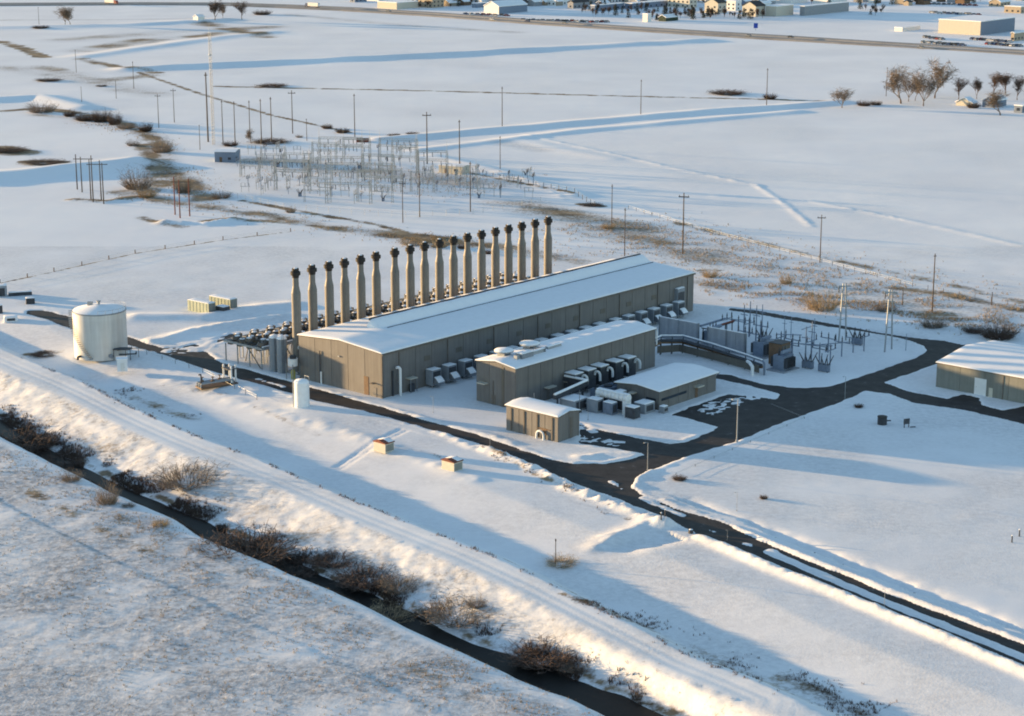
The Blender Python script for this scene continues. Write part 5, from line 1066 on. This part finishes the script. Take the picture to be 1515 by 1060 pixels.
# ================================================================== the town and the highway traffic
NOWIN = ('hangar', 'warehouse', 'shed', 'trailers', 'hut')
def town_box(lb, xc, yb, wl, wr, hp, wall_, roof='snow', kind='flat', win=True, cat='building', shade_wall=None):
    """xc, yb: foot of the nearest corner; wl / wr: sunlit left and shaded right face as seen"""
    gx_, gy_ = G(xc, yb); k = F / gy_; Lb, La, h = max(2.5, wl / (.7524 * k)), max(2.5, wr / (.6587 * k)), hp / (k * .97)
    t = thing('town_building', lb, cat, gx_, gy_, TH, 'buildings of the far town', gz(gx_, gy_))
    if kind == 'flat':
        part('wall', MB().box(0, La, 0, Lb, -1, h), wall_, t); part('roof', MB().box(-.15, La + .15, -.15, Lb + .15, h, h + .5), roof, t)
    else:
        rg = min(Lb, 14) * .28
        part('wall', MB().prism([(0, -1), (Lb, -1), (Lb, h), (Lb / 2, h + rg), (0, h)], 0, La, 'x'), wall_, t)
        part('roof', MB().prism([(-.5, h + .0), (Lb / 2, h + rg + .1), (Lb + .5, h + .0), (Lb + .5, h + .4), (Lb / 2, h + rg + .5), (-.5, h + .4)], -.4, La + .4, 'x'), roof, t)
    if shade_wall: part('side_wall_shade', MB().box(.1, La - .1, -.12, 0, -1, h - .2), shade_wall, t)  # blue slab over the right face: shade put into the wall colour
    if win:
        for f_ in range(max(1, int(h / 3.4))):
            z0 = 1.0 + f_ * 3.2
            if z0 + 1.4 > h: break
            n = max(1, min(7, int(La / 4.5)))
            for i in range(n): x0 = (i + .5) * La / n - .8; part('window', MB().box(x0, x0 + 1.6, -.16, -.04, z0, z0 + 1.4), 'glass', t)
            n = max(1, min(6, int(Lb / 4.5)))
            for i in range(n): y0 = (i + .5) * Lb / n - .8; part('window', MB().box(-.1, .04, y0, y0 + 1.6, z0, z0 + 1.4), 'glass', t)
    return t
TB = [(525,4,8,16,7,'townblue','snow','flat','dark blue house just above the highway at the top'),(587,14,30,30,9,'cream','snow','flat','long cream and grey shed left of the tan apartment house'),(640,12,22,16,16,'towntan','snow','gable','tan apartment house beyond the highway'),(672,9,10,26,9,'towngrey','roofdark','gable','dark roofed house right of the tan apartments'),
 (704,12,6,22,6,'townblue','snow','flat','low blue shed right of the dark roofed house'),(738,21,22,42,10,'townwhite','snow','gable','white gabled shed with long dark blue side'),(792,8,6,18,7,'towngrey','roofdark','flat','dark square house near the top middle'),(822,9,18,22,7,'townwhite','snow','flat','low white building near the top middle'),
 (848,13,8,24,8,'towngrey','roofdark','gable','dark gabled house behind the parked trucks'),(880,17,6,46,8,'townblue','snow','flat','long snow roofed blue building near the middle'),(935,14,10,60,8,'townblue','snow','flat','long low blue building left of the cream block'),(1020,12,30,12,12,'cream','snow','flat','cream block left of the gabled houses'),
 (1062,20,18,14,14,'cream','roofdark','gable','cream gabled house with dark roof, left of two'),(1118,25,18,16,14,'cream','roofdark','gable','cream gabled house with dark roof, right of two'),(1088,16,12,10,13,'townwhite','snow','flat','white block between the gabled houses'),(1148,25,14,30,14,'cream','snow','flat','cream end of the long white warehouse'),
 (1190,24,6,80,13,'towngrey','snow','flat','long pale warehouse with dark bays at the top right'),(1450,53,52,70,19,'cream','snow','flat','large cream hangar with blue shade painted on its long side'),(1335,47,10,34,5,'townwhite','snow','flat','row of white trailers by the highway'),(1500,62,4,40,11,'towntan','snow','gable','tan house at the right edge of the town'),
 (1510,20,20,14,9,'towntan','snow','flat','tan building at the top right corner'),(700,2,20,30,6,'towngrey','snow','flat','snow roofed house at the very top, middle left'),(760,3,12,20,6,'brown','snow','gable','brown house at the very top'),(905,5,20,30,5,'townwhite','snow','flat','white roofed block at the very top middle'),(968,6,24,20,6,'townwhite','snow','gable','white gabled house at the very top'),(560,2,20,20,5,'townwhite','snow','flat','white house at the very top left of the town'),
 (958,33,7,6,11,'townwhite','snow','flat','narrow white frame hut by the highway'),(985,32,10,20,5,'evergreen','snow','gable','low dark green shed near the highway'),(1470,160,14,26,9,'townblue','snow','gable','blue farm shed among the far right trees'),(1438,158,20,10,4,'cream','snow','gable','small cream farm shed left of the far right trees'),(1512,168,10,20,10,'townblue','snow','flat','blue shaded barn at the right edge'),(293,33,8,8,4,'townwhite','snow','gable','small white hut beside the top left road')]
TB += [(615,3,16,20,5,'townwhite','snow','flat','white flat block behind the tan apartment house'),(735,6,14,16,7,'towngrey','snow','gable','grey gabled house above the white gabled shed'),(770,10,10,14,6,'brown','roofdark','gable','brown house right above the white gabled shed'),
 (838,3,14,18,6,'towntan','snow','flat','tan block at the very top left of centre'),(868,7,10,16,6,'towngrey','roofdark','gable','grey house left of the long blue building'),(1000,4,16,24,5,'towngrey','snow','flat','grey flat block at the top edge right of centre'),(1045,5,14,20,6,'townwhite','snow','flat','white flat block above the left gabled house'),
 (1170,6,26,30,6,'townwhite','snow','flat','white roofed hall above the long pale warehouse'),(1225,7,20,34,6,'townwhite','snow','flat','white roofed hall at the top right of the warehouse'),(1480,10,14,20,6,'towntan','snow','gable','tan house at the upper right corner'),(1420,4,16,16,4,'towngrey','snow','flat','grey shed on the far top right road')]
for xc, yb, wl, wr, hp, wa, rf_, kd, lb in TB: town_box(lb, xc, yb, wl, wr, hp, wa, rf_, kd, not any(w in lb for w in NOWIN), shade_wall='townblue' if 'hangar' in lb or 'long dark blue side' in lb else None)
r5 = random.Random(31)
for zn, x0, x1, y0, y1, n in (('left of the long blue building', 640, 860, 1.5, 10, 32), ('above the cream gabled houses', 870, 1140, 1, 11, 36), ('along the top edge right of the warehouse', 1270, 1515, 1, 9, 14)):
    for k, xh in enumerate(sorted(r5.uniform(x0, x1) for _ in range(n))):
        wa = r5.choice(('townwhite', 'towngrey', 'towntan', 'townblue', 'brown')); cl_ = {'townwhite': 'white', 'towngrey': 'grey', 'towntan': 'tan', 'townblue': 'blue', 'brown': 'brown'}[wa]; rf_ = r5.choice(('snow', 'snow', 'roofdark'))
        town_box('%s small house from the left, %s, %s' % (ORD[k], cl_, zn), xh, r5.uniform(y0, y1), r5.uniform(6, 12), r5.uniform(6, 14), r5.uniform(4, 6), wa, rf_, 'gable', False)['group'] = 'small houses ' + zn
# town trees, dark and bare
def ever_mesh(seed):
    r = random.Random(seed); mb = MB()
    for i in range(420):
        z = r.random() ** 1.3; rad = (1 - z) * 1.6 * math.sqrt(r.random()) + .1; a = r.uniform(0, 6.283); p = Vector((rad * math.cos(a), rad * math.sin(a), .6 + z * 5.4)); d = Vector((math.cos(a), math.sin(a), -.35)) * r.uniform(.4, .8); rib(mb, p, p + d, .2, .05, Vector((r.uniform(-.3, .3), r.uniform(-.3, .3), 1)))
    tk = MB().cyl((0, 0, -.3), (0, 0, 2), .16, .1, 6); return tk.mesh('trunk', 'bark'), mb.mesh('crown', 'evergreen')
EV = [ever_mesh(5), ever_mesh(6)]
r3 = random.Random(4)
TT = []
def town_tree(x, y, h, ever, lb, grp):
    gx_, gy_ = G(x, y); t = thing('town_tree', lb, 'tree', gx_, gy_, r3.uniform(0, 6), grp, gz(gx_, gy_))
    if ever: t.scale = (h / 5.5,) * 3; link('trunk', EV[r3.randrange(2)][0], t); link('crown', EV[r3.randrange(2)][1], t)
    else:
        v = r3.randrange(2, 4); t.scale = (h / 10 * .9, h / 10 * .9, h / 10); link('trunk', TV[v][0], t); link('crown', TV[v][1], t)
for zn, x0, x1, y0, y1, n, ev in (('before the gabled cream houses', 1030, 1135, 22, 29, 34, .35), ('between the parked trucks and the cream houses', 960, 1035, 17, 31, 34, .45), ('around the long blue building', 860, 960, 12, 27, 30, .4), ('behind the white gabled shed', 660, 790, 3, 14, 26, .4), ('beyond the long pale warehouse', 1258, 1310, 14, 24, 8, .7), ('at the top edge of the town', 900, 1500, 1, 8, 40, .5), ('around the tan apartment house', 600, 660, 6, 14, 6, .4)):
    for k, xt in enumerate(sorted(r3.uniform(x0, x1) for _ in range(n))):
        e = r3.random() < ev; town_tree(xt, r3.uniform(y0, y1), r3.uniform(4, 8), e, ORD[k] + ' tree from the left' + (', dark evergreen, ' if e else ', bare, ') + zn, ('evergreen' if e else 'bare') + ' town trees ' + zn)
# cars and trucks
def car_proto(k, truck=False):
    r = thing('truck' if truck else 'car', '-', 'truck' if truck else 'car', 0, 0, 0)
    if truck:
        part('trailer', MB().box(-7.5, 4.2, -1.25, 1.25, 1.1, 4.0), 'townwhite', r); part('cab', MB().prism([(4.6, .6), (7.4, .6), (7.4, 2.0), (6.6, 3.4), (4.6, 3.4)], -1.2, 1.2, 'y'), 'paint%d' % k, r); part('windscreen', MB().box(6.75, 7.05, -1.0, 1.0, 2.2, 3.1), 'glass', r)
        wl = [(-6.5, 1.1), (-5.2, 1.1), (4.0, 1.1), (6.6, 1.1)]; wr_ = .5
    else:
        part('body', MB().prism([(-2.2, .35), (2.2, .35), (2.25, .8), (1.3, .98), (.7, 1.02), (-2.1, 1.02), (-2.25, .8)], -.9, .9, 'y'), 'paint%d' % k, r); part('cabin', MB().prism([(-1.9, 1.02), (1.0, 1.02), (.35, 1.52), (-1.5, 1.52)], -.8, .8, 'y'), 'glass', r); part('roof', MB().box(-1.45, .3, -.78, .78, 1.52, 1.58), 'snow' if k == 1 else 'paint%d' % k, r)
        wl = [(-1.4, .8), (1.4, .8)]; wr_ = .34
    for x, y in wl:
        for s_ in (-1, 1): part('wheel', MB().cyl((x, s_ * (y - .1), wr_), (x, s_ * (y + .12), wr_), wr_, wr_, 10), 'cap', r)
    return r
CP = [car_proto(k) for k in range(5)]; TP = [car_proto(4, True), car_proto(3, True)]
CN = ['dark car', 'pale car', 'grey car', 'red car', 'blue car']
def car_at(x, y, rot, where, grp, truck=None, z=0.):
    k = r3.randrange(5); pr = TP[truck] if truck is not None else CP[k]; gx_, gy_ = G(x, y, z)
    place(pr, USED, gx_, gy_, rot, (('blue truck' if truck == 0 else 'red truck') if truck is not None else CN[k]) + ' ' + where, ('trucks ' if truck is not None else CN[k] + 's ') + grp, 1.15 if z == 0 else 1., z if z else gz(gx_, gy_))
rh = math.atan2(*(G(1160, 57) - G(900, 41))[::-1])
for i, (x, y, tr, lb) in enumerate(((462, 11.2, 0, 'driving on the highway at the top left'), (575, 17.5, None, 'driving on the highway near the cream shed'), (728, 30, None, 'driving on the highway below the white gabled shed'), (836, 35.2, None, 'driving on the highway in the middle'), (1107, 54.4, None, 'on the highway left of the blue sign'), (1170, 56.2, None, 'on the highway right of the blue sign'), (1362, 71.3, None, 'on the highway below the parked rows'), (165, 6.2, 1, 'driving on the far top left highway'), (780, 32.6, None, 'on the highway just before the parked trucks'))):
    car_at(x, y, rh + (0 if i % 2 else math.pi), lb, 'on the highway', tr, .92)
for zn, x0, x1, y, n in (('parked in the front row by the cream hangar', 1462, 1512, 66.5, 14), ('parked in the left rows by the cream hangar', 1366, 1430, 65, 10), ('parked in the rear row by the cream hangar', 1440, 1500, 60, 10), ('parked below the white trailers', 1370, 1398, 57, 6), ('parked in the lot beyond the hangar', 1378, 1455, 20, 12), ('parked on the far top right road', 1375, 1450, 6, 10), ('parked in the town lot above the highway', 775, 905, 31, 18), ('parked beyond the dark blue shed', 690, 760, 22, 8)):
    for k in range(n): car_at(x0 + (x1 - x0) * (k + r3.uniform(-.15, .15)) / n, y + (x0 * 0 + k * (4.0 / n if y > 50 else 3. / n)) + r3.uniform(-.5, .5), r3.choice((rh + 1.57, rh, rh + 1.4)), ORD[k] + ' from the left ' + zn, zn)
x, y = G(1118, 45); t = thing('highway_sign', 'dark blue sign on a post beyond the highway', 'sign', x, y, 0, None, gz(x, y)); part('panel', MB().box(-1.5, 1.5, -.1, .1, 1.6, 5.2), 'sign_blue', t); part('post', MB().box(-.15, .15, .1, .3, -.4, 1.8), 'galv', t)
# low debris mounds on the far fields
for i, (x, y, w, h, lb) in enumerate(((1076, 139, 44, 2.2, 'dark low mound of brush on the upper field line'), (402, 128, 36, 1.2, 'low dark mound on the left part of the field line'), (583, 201, 16, 1.0, 'small dark brush pile behind the switchyard, left'), (610, 199, 16, 1.0, 'small dark brush pile behind the switchyard, right'), (875, 305, 26, 1.0, 'dark brush pile behind the stacks'), (65, 519, 34, .8, 'dark rubble heap in the snow left of the tank'), (388, 22, 22, 2.5, 'dark brush mound near the top road'), (72, 120, 30, 1.4, 'dark brush pile in the upper left snow'), (150, 128, 14, .8, 'tiny dark brush pile in the upper left snow'), (60, 43, 20, 1.5, 'dark brush pile near the pale bare trees'), (12, 224, 44, 2.0, 'dark mound at the left edge'), (65, 242, 50, 1.2, 'long dark heap by the blue shaded snow'))):
    bush(lb, x, y, y - h * 4, w, 'dark', i, 'brush piles and mounds')
